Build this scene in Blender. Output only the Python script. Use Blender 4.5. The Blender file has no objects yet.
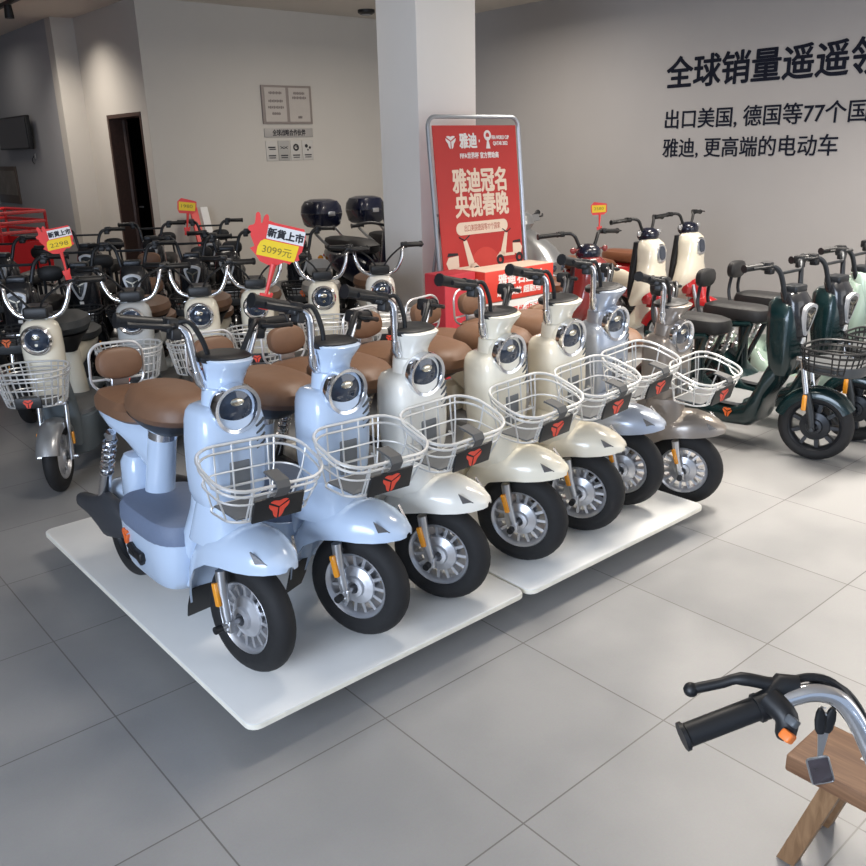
import bpy, bmesh, math, random
from mathutils import Matrix, Vector
random.seed(7)
C = bpy.context.scene.collection
R = math.radians
PI = math.pi

# ------------------------------------------------------------------ camera
F_PX, PITCH, ROLL, YAW, EYE = 849.0, 0.323, -0.0245, 0.7068, 1.63
r0 = Vector((math.cos(YAW), -math.sin(YAW), 0)); f0 = Vector((math.sin(YAW), math.cos(YAW), 0)); zz = Vector((0, 0, 1))
fw = f0 * math.cos(PITCH) - zz * math.sin(PITCH); up = f0 * math.sin(PITCH) + zz * math.cos(PITCH)
rt = r0 * math.cos(ROLL) + up * math.sin(ROLL); uu = -r0 * math.sin(ROLL) + up * math.cos(ROLL)
cd = bpy.data.cameras.new('camera'); cam = bpy.data.objects.new('camera', cd); C.objects.link(cam)
cd.sensor_width = 36; cd.lens = 36 * F_PX / 866; cd.clip_start = 0.05
mx = Matrix((rt, uu, -fw)).transposed().to_4x4(); mx.translation = (0, 0, EYE); cam.matrix_world = mx
bpy.context.scene.camera = cam

# ------------------------------------------------------------------ world, lights, exposure
w = bpy.data.worlds.new('world'); bpy.context.scene.world = w; w.use_nodes = True
bg = w.node_tree.nodes['Background']; bg.inputs[0].default_value = (0.62, 0.76, 1.0, 1); bg.inputs[1].default_value = 0.5
vs = bpy.context.scene.view_settings
vs.view_transform = 'Standard'; vs.look = 'None'; vs.gamma = 1; vs.use_curve_mapping = False; vs.exposure = 0.42

def area(name, loc, size, energy, col, rot=(0, 0, 0)):
    l = bpy.data.lights.new(name, 'AREA'); l.shape = 'RECTANGLE'; l.size, l.size_y = size; l.energy = energy; l.color = col
    o = bpy.data.objects.new(name, l); C.objects.link(o); o.location = loc; o.rotation_euler = rot
    return o
# daylight through the shop front: behind the camera, and a cooler, larger opening at the left
area('daylight_front', (5.6, -2.3, 1.7), (4.6, 2.8), 52, (1.0, 0.96, 0.90), (R(90), 0, 0))
area('daylight_left', (-3.7, -0.2, 1.9), (3.2, 2.2), 232, (0.71, 0.82, 1.0), (R(90), 0, R(-86)))
# ceiling lamps over the showroom (x, y, energy, beam spread)
for i, (x, y, e, s) in enumerate([(2.2, 2.0, 22, 130), (4.1, 2.0, 42, 100), (6.0, 1.8, 80, 130), (6.0, 3.8, 24, 150), (3.0, 6.4, 10, 170), (6.0, 6.6, 58, 170), (3.2, 10.5, 24, 130), (2.8, 12.6, 5, 170)]):
    area('ceiling_lamp_light', (x, y, 3.12), (0.9, 0.4), e, (1.0, 0.92, 0.82)).data.spread = R(s)

# ------------------------------------------------------------------ materials
MATS = {}
def mat(name, col, rough=0.5, metal=0.0, coat=0.0, var=0.06, scale=14.0, bump=0.0, **kw):
    if name in MATS: return MATS[name]
    m = bpy.data.materials.new(name); m.use_nodes = True
    nt = m.node_tree; b = nt.nodes['Principled BSDF']; N = nt.nodes.new; L = nt.links.new
    tc = N('ShaderNodeTexCoord'); no = N('ShaderNodeTexNoise'); no.inputs['Scale'].default_value = scale; no.inputs['Detail'].default_value = 4
    L(tc.outputs['Object'], no.inputs['Vector'])
    mi = N('ShaderNodeMix'); mi.data_type = 'RGBA'
    mi.inputs[6].default_value = tuple(c * (1 - var) for c in col) + (1,); mi.inputs[7].default_value = tuple(min(1, c * (1 + var)) for c in col) + (1,)
    L(no.outputs['Fac'], mi.inputs[0]); L(mi.outputs[2], b.inputs['Base Color'])
    b.inputs['Roughness'].default_value = rough; b.inputs['Metallic'].default_value = metal
    b.inputs['Coat Weight'].default_value = coat; b.inputs['Coat Roughness'].default_value = 0.06
    for k, v in kw.items(): b.inputs[k.replace('_', ' ')].default_value = v
    if bump:
        bp = N('ShaderNodeBump'); bp.inputs['Strength'].default_value = bump; bp.inputs['Distance'].default_value = 0.01
        L(no.outputs['Fac'], bp.inputs['Height']); L(bp.outputs['Normal'], b.inputs['Normal'])
    MATS[name] = m
    return m

def floor_mat():
    m = bpy.data.materials.new('floor_tile'); m.use_nodes = True
    nt = m.node_tree; b = nt.nodes['Principled BSDF']; N = nt.nodes.new; L = nt.links.new
    g = N('ShaderNodeNewGeometry'); s = N('ShaderNodeSeparateXYZ'); L(g.outputs['Position'], s.inputs[0])
    def line(out, org, step):
        a = N('ShaderNodeMath'); a.operation = 'SUBTRACT'; L(out, a.inputs[0]); a.inputs[1].default_value = org - 100 * step
        d = N('ShaderNodeMath'); d.operation = 'DIVIDE'; L(a.outputs[0], d.inputs[0]); d.inputs[1].default_value = step
        f = N('ShaderNodeMath'); f.operation = 'FRACT'; L(d.outputs[0], f.inputs[0])
        c = N('ShaderNodeMath'); c.operation = 'SUBTRACT'; L(f.outputs[0], c.inputs[0]); c.inputs[1].default_value = 0.5
        e = N('ShaderNodeMath'); e.operation = 'ABSOLUTE'; L(c.outputs[0], e.inputs[0])
        h = N('ShaderNodeMath'); h.operation = 'GREATER_THAN'; L(e.outputs[0], h.inputs[0]); h.inputs[1].default_value = 0.5 - 0.0022 / step
        fl = N('ShaderNodeMath'); fl.operation = 'FLOOR'; L(d.outputs[0], fl.inputs[0])
        return h, fl
    lx, fx = line(s.outputs[0], 0.674, 0.6045); ly, fy = line(s.outputs[1], 1.752, 0.571)
    mxn = N('ShaderNodeMath'); mxn.operation = 'MAXIMUM'; L(lx.outputs[0], mxn.inputs[0]); L(ly.outputs[0], mxn.inputs[1])
    cb = N('ShaderNodeCombineXYZ'); L(fx.outputs[0], cb.inputs[0]); L(fy.outputs[0], cb.inputs[1])
    wn = N('ShaderNodeTexWhiteNoise'); wn.noise_dimensions = '2D'; L(cb.outputs[0], wn.inputs['Vector'])
    no = N('ShaderNodeTexNoise'); no.inputs['Scale'].default_value = 2.2; no.inputs['Detail'].default_value = 8; L(g.outputs['Position'], no.inputs['Vector'])
    n2 = N('ShaderNodeTexNoise'); n2.inputs['Scale'].default_value = 160; n2.inputs['Detail'].default_value = 2; L(g.outputs['Position'], n2.inputs['Vector'])
    r = N('ShaderNodeValToRGB'); r.color_ramp.elements[0].color = (0.27, 0.272, 0.274, 1); r.color_ramp.elements[1].color = (0.31, 0.31, 0.31, 1)
    r.color_ramp.elements[0].position = 0.35; r.color_ramp.elements[1].position = 0.6
    L(no.outputs['Fac'], r.inputs[0])
    hs = N('ShaderNodeHueSaturation'); L(r.outputs[0], hs.inputs['Color'])
    mr = N('ShaderNodeMapRange'); L(wn.outputs['Value'], mr.inputs[0]); mr.inputs[3].default_value = 0.96; mr.inputs[4].default_value = 1.04; L(mr.outputs[0], hs.inputs['Value'])
    m1 = N('ShaderNodeMix'); m1.data_type = 'RGBA'; m1.blend_type = 'MULTIPLY'; m1.inputs[0].default_value = 0.12; L(hs.outputs[0], m1.inputs[6]); L(n2.outputs['Color'], m1.inputs[7])
    m2 = N('ShaderNodeMix'); m2.data_type = 'RGBA'; L(mxn.outputs[0], m2.inputs[0]); L(m1.outputs[2], m2.inputs[6]); m2.inputs[7].default_value = (0.13, 0.125, 0.12, 1)
    L(m2.outputs[2], b.inputs['Base Color'])
    rr = N('ShaderNodeMapRange'); L(no.outputs['Fac'], rr.inputs[0]); rr.inputs[3].default_value = 0.26; rr.inputs[4].default_value = 0.42; L(rr.outputs[0], b.inputs['Roughness'])
    return m

def wood_mat(name, c1, c2, grain=(26, 2, 26)):
    if name in MATS: return MATS[name]
    m = bpy.data.materials.new(name); m.use_nodes = True
    nt = m.node_tree; b = nt.nodes['Principled BSDF']; N = nt.nodes.new; L = nt.links.new
    tc = N('ShaderNodeTexCoord'); mp = N('ShaderNodeMapping'); mp.inputs['Scale'].default_value = grain; L(tc.outputs['Object'], mp.inputs[0])
    no = N('ShaderNodeTexNoise'); no.inputs['Scale'].default_value = 2.5; no.inputs['Detail'].default_value = 7; no.inputs['Distortion'].default_value = 0.8; L(mp.outputs[0], no.inputs['Vector'])
    r = N('ShaderNodeValToRGB'); r.color_ramp.elements[0].color = c1 + (1,); r.color_ramp.elements[1].color = c2 + (1,)
    r.color_ramp.elements[0].position = 0.3; r.color_ramp.elements[1].position = 0.68; L(no.outputs['Fac'], r.inputs[0]); L(r.outputs[0], b.inputs['Base Color'])
    b.inputs['Roughness'].default_value = 0.5; MATS[name] = m
    return m

PAINT = dict(rough=0.22, coat=0.6, var=0.015)
blue = mat('paint_pale_blue', (0.53, 0.645, 0.81), **PAINT)
white = mat('paint_white', (0.88, 0.85, 0.77), **PAINT)
cream = mat('paint_cream', (0.88, 0.82, 0.67), **PAINT)
ivory = mat('paint_ivory', (0.87, 0.80, 0.65), **PAINT)
silverblue = mat('paint_silver_blue', (0.46, 0.51, 0.60), rough=0.28, metal=0.35, coat=0.5, var=0.02)
taupe = mat('paint_taupe', (0.30, 0.26, 0.225), rough=0.28, metal=0.35, coat=0.5, var=0.02)
green = mat('paint_dark_green', (0.004, 0.02, 0.022), rough=0.25, metal=0.2, coat=0.5, var=0.1)
mint = mat('paint_mint', (0.42, 0.55, 0.47), **PAINT)
blackpaint = mat('paint_black', (0.012, 0.013, 0.016), rough=0.25, coat=0.5, var=0.1)
navy = mat('paint_navy', (0.004, 0.006, 0.02), rough=0.25, coat=0.5, var=0.1)
redp = mat('paint_red', (0.46, 0.018, 0.022), **PAINT)
maroon = mat('paint_maroon', (0.20, 0.03, 0.028), **PAINT)
silverp = mat('paint_silver', (0.38, 0.39, 0.40), rough=0.3, metal=0.6, coat=0.4, var=0.03)
greybody = mat('grey_plastic', (0.13, 0.155, 0.17), rough=0.45)
matblue = mat('footmat_slate_blue', (0.15, 0.19, 0.28), rough=0.6, bump=0.1, scale=60)
matgrey = mat('footmat_grey', (0.16, 0.165, 0.17), rough=0.6, bump=0.1, scale=60)
black = mat('black_plastic', (0.009, 0.0095, 0.011), rough=0.45, var=0.15)
rubber = mat('tyre_rubber', (0.010, 0.010, 0.011), rough=0.72, var=0.2, scale=40, bump=0.15)
chrome = mat('chrome', (0.78, 0.79, 0.82), rough=0.12, metal=1.0, var=0.02)
steel = mat('brushed_steel', (0.62, 0.63, 0.65), rough=0.3, metal=1.0, var=0.04)
alloy = mat('silver_alloy', (0.62, 0.63, 0.66), rough=0.30, metal=0.7, var=0.04)
wire = mat('silver_wire', (0.74, 0.74, 0.73), rough=0.32, metal=0.55, var=0.03)
blackalloy = mat('black_alloy', (0.03, 0.033, 0.038), rough=0.35, metal=0.5)
brown = mat('brown_leather', (0.175, 0.092, 0.052), rough=0.5, var=0.12, scale=30, bump=0.08)
darkbrown = mat('saddle_brown_leather', (0.20, 0.07, 0.03), rough=0.45, var=0.12, scale=30, bump=0.08)
slateseat = mat('slate_leather', (0.05, 0.056, 0.06), rough=0.5, var=0.1, scale=30, bump=0.08)
blackseat = mat('black_leather', (0.010, 0.010, 0.011), rough=0.5, var=0.15, scale=30, bump=0.08)
greyseat = mat('grey_leather', (0.28, 0.27, 0.25), rough=0.5, var=0.1, scale=30, bump=0.08)
amber = mat('amber_plastic', (0.85, 0.33, 0.02), rough=0.25, coat=0.5)
lens = mat('headlamp_glass', (0.03, 0.045, 0.075), rough=0.05, coat=1.0, metal=0.3, var=0.3)
bulbm = mat('headlamp_reflector', (0.75, 0.70, 0.58), rough=0.12, metal=1.0)
emred = mat('emblem_red', (0.80, 0.075, 0.04), rough=0.4)
emorange = mat('emblem_orange', (0.85, 0.16, 0.03), rough=0.4)
tray = mat('grey_tray', (0.10, 0.105, 0.11), rough=0.5)
strapm = mat('strap_grey', (0.09, 0.09, 0.09), rough=0.75)
signred = mat('sign_red', (0.78, 0.055, 0.05), rough=0.45)
signyel = mat('sign_yellow', (0.90, 0.62, 0.02), rough=0.5)
paper = mat('white_card', (0.78, 0.77, 0.75), rough=0.6)
ink = mat('black_ink', (0.015, 0.015, 0.02), rough=0.6)
bannerred = mat('banner_red', (0.52, 0.035, 0.03), rough=0.45, var=0.12, scale=2)
bannercream = mat('banner_cream', (0.82, 0.66, 0.52), rough=0.5)
boxred = mat('carton_red', (0.70, 0.055, 0.035), rough=0.5)
cardboard = mat('cardboard', (0.36, 0.24, 0.14), rough=0.8, var=0.1)
wallm = mat('wall_paint', (0.53, 0.50, 0.455), rough=0.85, var=0.03, scale=3, bump=0.03)
wallgrey = mat('wall_paint_cool', (0.40, 0.385, 0.38), rough=0.85, var=0.03, scale=3, bump=0.03)
pillarm = mat('pillar_paint', (0.82, 0.785, 0.735), rough=0.8, var=0.03, scale=3, bump=0.03)
ceilm = mat('ceiling_paint', (0.62, 0.57, 0.51), rough=0.9, var=0.03, scale=3)
mdf = mat('white_board', (0.76, 0.76, 0.74), rough=0.38, var=0.05, scale=5)
mdfedge = mat('board_edge', (0.86, 0.83, 0.72), rough=0.5, var=0.15, scale=30)
wood = wood_mat('stool_wood', (0.15, 0.07, 0.035), (0.29, 0.155, 0.08))
darkwood = wood_mat('door_wood', (0.045, 0.025, 0.02), (0.075, 0.04, 0.03))
screenm = mat('tv_screen', (0.012, 0.013, 0.016), rough=0.15, coat=0.5)
darkroom = mat('dark_room', (0.01, 0.01, 0.01), rough=0.9)  # near-black wall colour paints in the darkness of the unlit inner room

# ------------------------------------------------------------------ mesh builder
def smooth(pts, n=5, closed=False):
    P = [Vector(p) for p in pts]; out = []; m = len(P)
    if m < 3: return P
    for i in range(m if closed else m - 1):
        a = P[i - 1] if (closed or i > 0) else P[i] * 2 - P[i + 1]
        b = P[i]; c = P[(i + 1) % m]; d = P[(i + 2) % m] if (closed or i + 2 < m) else c * 2 - b
        for k in range(n):
            t = k / n
            out.append(0.5 * ((2 * b) + (c - a) * t + (2 * a - 5 * b + 4 * c - d) * t * t + (3 * b - a - 3 * c + d) * t ** 3))
    if not closed: out.append(P[-1])
    return out

class M:
    def __init__(s): s.v = []; s.f = []; s.T = None
    def add(s, vs, fs):
        o = len(s.v)
        if s.T is not None: vs = [s.T @ Vector(v) for v in vs]
        s.v += [tuple(v) for v in vs]; s.f += [tuple(i + o for i in f) for f in fs]
        return s
    def loft(s, rings, caps=True, closed=False):
        n = len(rings[0]); vs = [p for r in rings for p in r]; fs = []; k = len(rings)
        for i in range(k if closed else k - 1):
            a = i * n; b = ((i + 1) % k) * n
            for j in range(n): fs.append((a + j, a + (j + 1) % n, b + (j + 1) % n, b + j))
        if caps and not closed: fs.append(tuple(range(n - 1, -1, -1))); fs.append(tuple((k - 1) * n + j for j in range(n)))
        return s.add(vs, fs)
    def tube(s, pts, r, n=8, closed=False):
        P = [Vector(p) for p in pts]; rings = []; k = len(P); pu = None
        for i, p in enumerate(P):
            if closed: t = P[(i + 1) % k] - P[i - 1]
            else: t = P[min(i + 1, k - 1)] - P[max(i - 1, 0)]
            t.normalize()
            if pu is None:
                pu = t.orthogonal().normalized()
            else:
                pu = (pu - t * pu.dot(t)).normalized()
            q = t.cross(pu); rr = r[i] if isinstance(r, (list, tuple)) else r
            rings.append([p + pu * (rr * math.cos(2 * PI * j / n)) + q * (rr * math.sin(2 * PI * j / n)) for j in range(n)])
        if closed:  # cyclic frame: use plain join
            return s.loft(rings, closed=True)
        return s.loft(rings)
    def lathe(s, prof, c=(0, 0, 0), ax='y', n=24):   # prof of (radius, offset along axis)
        c = Vector(c); A = {'x': Vector((1, 0, 0)), 'y': Vector((0, 1, 0)), 'z': Vector((0, 0, 1))}[ax] if isinstance(ax, str) else Vector(ax).normalized()
        u = A.orthogonal().normalized() if not isinstance(ax, str) else {'x': Vector((0, 1, 0)), 'y': Vector((0, 0, 1)), 'z': Vector((1, 0, 0))}[ax]
        v = A.cross(u)
        rings = [[c + A * h + (u * math.cos(2 * PI * j / n) + v * math.sin(2 * PI * j / n)) * max(r, 1e-4) for j in range(n)] for r, h in prof]
        return s.loft(rings)
    def ringlathe(s, prof, c=(0, 0, 0), ax='y', n=28):  # closed profile
        c = Vector(c); u, v, A = {'x': ((0, 1, 0), (0, 0, 1), (1, 0, 0)), 'y': ((0, 0, 1), (1, 0, 0), (0, 1, 0)), 'z': ((1, 0, 0), (0, 1, 0), (0, 0, 1))}[ax]
        u, v, A = Vector(u), Vector(v), Vector(A)
        rings = [[c + A * h + (u * math.cos(2 * PI * j / n) + v * math.sin(2 * PI * j / n)) * r for r, h in prof] for j in range(n)]
        return s.loft(rings, closed=True)
    def box(s, c, h, bev=0.0):
        x, y, z = c; a, b, d = h
        if not bev:
            return s.loft([[(x - a, y - b, k), (x + a, y - b, k), (x + a, y + b, k), (x - a, y + b, k)] for k in (z - d, z + d)])
        bev = min(bev, a * .95, b * .95, d * .95)
        rr = [(z - d, bev), (z - d + bev * .3, bev * .3), (z - d + bev, 0), (z + d - bev, 0), (z + d - bev * .3, bev * .3), (z + d, bev)]
        return s.loft([rrect(x, y, k, a - i, b - i, max(bev - i * .7, 1e-3)) for k, i in rr])
    def prism(s, poly, o, u, v, n, t):   # polygon in (u, v) at o, extruded along n by t
        o, u, v, n = Vector(o), Vector(u), Vector(v), Vector(n)
        a = [o + u * p[0] + v * p[1] for p in poly]
        return s.loft([a, [p + n * t for p in a]])
    def ball(s, c, h, n=18, m=9, p=2.0):
        x, y, z = c; a, b, d = h; rings = []
        for i in range(m + 1):
            t = -PI / 2 + PI * i / m; k = max(math.cos(t), 0.02) ** (2 / p); q = math.copysign(abs(math.sin(t)) ** (2 / p), math.sin(t))
            rings.append(sel(x, y, z + d * q, a * k, b * k, p, n))
        return s.loft(rings)
    def build(s, name, m, parent=None, sharp=38):
        me = bpy.data.meshes.new(name); me.from_pydata(s.v, [], s.f)
        bm = bmesh.new(); bm.from_mesh(me); bmesh.ops.recalc_face_normals(bm, faces=bm.faces); bm.to_mesh(me); bm.free()
        me.polygons.foreach_set('use_smooth', [True] * len(me.polygons)); me.set_sharp_from_angle(angle=R(sharp))
        me.materials.append(m)
        o = bpy.data.objects.new(name, me); C.objects.link(o)
        if parent: o.parent = parent
        return o

def sel(x, y, z, a, b, p=2.0, n=20):     # horizontal superellipse ring
    out = []
    for j in range(n):
        t = 2 * PI * j / n; c, d = math.cos(t), math.sin(t)
        out.append((x + a * math.copysign(abs(c) ** (2 / p), c), y + b * math.copysign(abs(d) ** (2 / p), d), z))
    return out
def selx(x, y, z, b, d, p=2.0, n=20):    # ring in the y-z plane
    return [(x, q[0], q[1]) for q in [(y + (r[0]), z + r[1]) for r in sel(0, 0, 0, b, d, p, n)]]
def rrect(x, y, z, a, b, r, k=4):
    r = min(r, a * .999, b * .999); out = []
    for cx, cy, t0 in ((x + a - r, y + b - r, 0), (x - a + r, y + b - r, 90), (x - a + r, y - b + r, 180), (x + a - r, y - b + r, 270)):
        for i in range(k + 1):
            t = R(t0 + 90 * i / k); out.append((cx + r * math.cos(t), cy + r * math.sin(t), z))
    return out
def ushell(st, th=0.008, n=12):          # inverted-U shell: stations (centre point, up vector, half width, depth)
    rings = []
    for c, upv, hw, dep in st:
        c, upv = Vector(c), Vector(upv).normalized(); Y = Vector((0, 1, 0)); ring = []
        for sgn, off in ((1, 0), (-1, th)):
            rng = range(n + 1) if sgn > 0 else range(n, -1, -1)
            for j in rng:
                t = PI * j / n; cy = math.cos(t); sy = max(math.sin(t), 0) ** 0.6
                ring.append(c + Y * (cy * max(hw - off, .003)) + upv * (sy * max(dep - off, .003) - dep))
        rings.append(ring)
    return rings

def empty(name, label, cat, loc=(0, 0, 0), rz=0, group=None):
    o = bpy.data.objects.new(name, None); C.objects.link(o); o.empty_display_size = 0.1
    o.location = loc; o.rotation_euler = (0, 0, rz); o['label'] = label; o['category'] = cat
    if group: o['group'] = group
    return o
def tag(o, label, cat, group=None, kind=None):
    o['label'] = label; o['category'] = cat
    if group: o['group'] = group
    if kind: o['kind'] = kind
    return o
def struct(o): o['kind'] = 'structure'; return o

# emblem: rounded inverted triangle cut into three petals
def emblem(m, o, u, v, n, s, t=0.002):
    def rad(a): return s * (0.80 + 0.20 * math.cos(3 * (a + PI / 2)))
    for a0, a1 in ((30, 150), (150, 270), (-90, 30)):
        mid = R((a0 + a1) / 2); off = 0.09 * s; cx, cy = off * math.cos(mid), off * math.sin(mid)
        arc = [R(a0 + 5 + (a1 - a0 - 10) * i / 8) for i in range(9)]
        m.prism([(cx, cy)] + [(rad(a) * math.cos(a) + cx * .2, rad(a) * math.sin(a) + cy * .2) for a in arc], o, u, v, n, t)
    return m

# text turned into a mesh; plane given by origin (lower left), u (reading direction), v (up)
def text_mesh(s, size, bold=0.0, ext=0.001, width=None, align='LEFT', sx=1.0):
    cu = bpy.data.curves.new('text', 'FONT'); cu.body = s; cu.size = size; cu.offset = bold; cu.extrude = ext; cu.align_x = align; cu.resolution_u = 3
    o = bpy.data.objects.new('text', cu); C.objects.link(o)
    dg = bpy.context.evaluated_depsgraph_get(); dg.update()
    me = bpy.data.meshes.new_from_object(o.evaluated_get(dg)); bpy.data.objects.remove(o)
    vs = [v.co.copy() for v in me.vertices]; fs = [tuple(p.vertices) for p in me.polygons]
    bpy.data.meshes.remove(me)
    if width and vs:
        x0 = min(v.x for v in vs); x1 = max(v.x for v in vs); k = width / (x1 - x0)
        for v in vs: v.x = (v.x - (x0 if align == 'LEFT' else 0)) * k
    return vs, fs
def add_text(m, s, size, o, u, v, **kw):
    bold = kw.pop('bold', 0); vs, fs = text_mesh(s, size, **kw); o, u, v = Vector(o), Vector(u), Vector(v); n = u.cross(v)
    k = 8 if bold > 0 else 1           # heavier strokes: the letters laid over themselves in a small circle
    for i in range(k):
        du, dv = (bold * math.cos(2 * PI * i / k), bold * math.sin(2 * PI * i / k)) if k > 1 else (0, 0)
        m.add([o + u * (p.x + du) + v * (p.y + dv) + n * (p.z + i * .00006) for p in vs], fs)
    return m

# copying a thing: parts and sub-parts, each steering part turned about the steering axis
STEER = {}     # object name -> steering axis x
def steer(o, px): STEER[o.name] = px; return o
RAKE = (Vector((-.09, 0, .9)), Vector((-math.sin(R(35)), 0, math.cos(R(35)))))     # handlebar: pivot and raked steering axis
def place_steer(o, px, a):
    piv, ax = RAKE if px == 'rake' else (Vector((px, 0, 0)), Vector((0, 0, 1)))
    m = Matrix.Rotation(a, 3, ax); o.rotation_euler = m.to_euler(); o.location = piv - m @ piv
def recolour(o, cmap):
    if cmap and o.data and o.data.materials and o.data.materials[0] in cmap:
        s = o.material_slots[0]; k = cmap[o.data.materials[0]]; s.link = 'OBJECT'; s.material = k
def kids(o): return CH.get(o.name, [])
CH = {}
def index_children():
    CH.clear()
    for o in bpy.data.objects:
        if o.parent: CH.setdefault(o.parent.name, []).append(o)
def dup(root, loc, rz, turn=0.0, cmap=None, label=None, group=None, skip=(), lean=0.0):
    r = root.copy(); C.objects.link(r); r.location = loc; r.rotation_euler = (-lean, 0, rz)
    if label: r['label'] = label
    if group: r['group'] = group
    for ch in kids(root):
        if ch.name.split('.')[0] in skip: continue
        c = ch.copy(); C.objects.link(c); c.parent = r; recolour(c, cmap)
        if ch.name in STEER: place_steer(c, STEER[ch.name], turn)
        for g in kids(ch):
            if g.name.split('.')[0] in skip: continue
            d = g.copy(); C.objects.link(d); d.parent = c; recolour(d, cmap)
    return r
def first(root, loc, rz, turn=0.0, cmap=None, label=None, group=None, lean=0.0):
    root.location = loc; root.rotation_euler = (-lean, 0, rz)
    if label: root['label'] = label
    if group: root['group'] = group
    for ch in kids(root):
        recolour(ch, cmap)
        if ch.name in STEER: place_steer(ch, STEER[ch.name], turn)
        for g in kids(ch): recolour(g, cmap)
    return root

# ------------------------------------------------------------------ the room
CH_Z, BW, RW, DW, TW = 3.2, 9.4, 8.0, 4.09, 3.82
m = M(); m.box((2.5, 5.5, -0.05), (6.5, 9.5, 0.05)); struct(m.build('floor', floor_mat()))
m = M(); m.box((2.5, 5.5, CH_Z + 0.05), (6.5, 9.5, 0.05)); struct(m.build('ceiling', ceilm))
m = M(); m.box((RW + 0.1, 3.7, CH_Z / 2), (0.1, 6.5, CH_Z / 2)); struct(m.build('wall_right', wallgrey))
m = M(); m.box(((DW + 0.2 + RW) / 2, BW + 0.1, CH_Z / 2), ((RW - DW - 0.2) / 2, 0.1, CH_Z / 2))
m.box((DW + 0.1, (BW + 9.58) / 2, CH_Z / 2), (0.1, (9.58 - BW) / 2, CH_Z / 2)); struct(m.build('wall_back', wallm))
# wall beside the doorway: lintel above, wall beyond
m = M(); m.box((DW + 0.1, 10.06, (2.09 + CH_Z) / 2), (0.1, 0.48, (CH_Z - 2.09) / 2)); m.box((DW + 0.1, 10.87, CH_Z / 2), (0.1, 0.33, CH_Z / 2)); struct(m.build('wall_doorway', wallm))
m = M(); m.box(((TW + DW + .2) / 2, 11.3, CH_Z / 2), ((DW + .2 - TW) / 2, 0.1, CH_Z / 2)); struct(m.build('wall_step', wallm))
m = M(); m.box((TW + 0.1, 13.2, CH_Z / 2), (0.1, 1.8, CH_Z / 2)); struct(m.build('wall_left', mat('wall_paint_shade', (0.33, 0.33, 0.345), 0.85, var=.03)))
m = M(); m.box((-1.0, 15.05, CH_Z / 2), (4.7, 0.1, CH_Z / 2)); struct(m.build('wall_far', wallgrey))
m = M(); m.box((-4.05, 5.5, CH_Z / 2), (0.1, 9.5, CH_Z / 2)); struct(m.build('wall_side', wallgrey))
# dark doorway with its wooden jamb and half-open door leaf
d = M(); d.box((DW + 0.1, 10.52, 1.045), (0.11, 0.025, 1.045)); d.box((DW + 0.1, 9.6, 1.045), (0.105, 0.02, 1.045)); d.box((DW + 0.1, 10.06, 2.07), (0.108, 0.48, 0.02)); dj = struct(d.build('door_1', darkwood))
d = M(); d.T = Matrix.Translation((DW + 0.16, 10.49, 0)) @ Matrix.Rotation(R(155), 4, 'Z'); d.box((0.0, -0.42, 1.02), (0.02, 0.42, 1.02), 0.004)
dl = d.build('door_leaf', darkwood, dj); d = M(); d.T = Matrix.Translation((DW + 0.16, 10.49, 0)) @ Matrix.Rotation(R(155), 4, 'Z')
d.tube(smooth([(-0.02, -0.78, 1.0), (-0.07, -0.78, 1.0), (-0.075, -0.68, 1.0)], 4), 0.01); d.build('door_handle', steel, dl)
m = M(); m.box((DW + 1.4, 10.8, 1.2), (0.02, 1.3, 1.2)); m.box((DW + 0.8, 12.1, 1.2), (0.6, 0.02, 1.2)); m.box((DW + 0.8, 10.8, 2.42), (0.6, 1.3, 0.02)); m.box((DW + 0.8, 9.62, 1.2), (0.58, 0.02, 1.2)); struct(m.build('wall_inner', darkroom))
# pillar
m = M(); m.box((4.15, 4.83, CH_Z / 2), (0.265, 0.21, CH_Z / 2), 0.004); o = struct(m.build('wall_pillar', pillarm))
for nm, c, h in (('baseboard_back', ((DW + RW) / 2, BW - 0.008, 0.05), ((RW - DW) / 2, 0.008, 0.05)), ('baseboard_right', (RW - 0.008, 4.0, 0.05), (0.008, 5.4, 0.05))):
    m = M(); m.box(c, h); struct(m.build(nm, mat('baseboard_grey', (0.2, 0.2, 0.2), 0.5)))

# ------------------------------------------------------------------ wall lettering
def letters(s, z, h, y0, y1, bold, label):
    m = M(); add_text(m, s, h, (RW - 0.004, y0, z), (0, -1, 0), (0, 0, 1), bold=bold, ext=0.003, width=(y0 - y1))
    return tag(m.build('wall_lettering', mat('letter_navy', (0.012, 0.014, 0.024), 0.9, Specular_IOR_Level=0.1)), label, 'lettering', 'black lettering lines on the right wall')
K = 0.2846
letters('全球销量遥遥领先', 2.185, 0.315, 5.53, 5.53 - 8 * 0.3085, 0.006, 'large bold black Chinese lettering line, topmost on the grey right wall')
letters('出口美国, 德国等77个国家', 1.785, 0.20, 5.52, 5.52 - 2.27, 0.0018, 'middle line of thinner black Chinese lettering containing the number 77')
letters('雅迪, 更高端的电动车', 1.505, 0.20, 5.53, 3.69, 0.0014, 'lowest line of thinner black Chinese lettering on the right wall')

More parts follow.
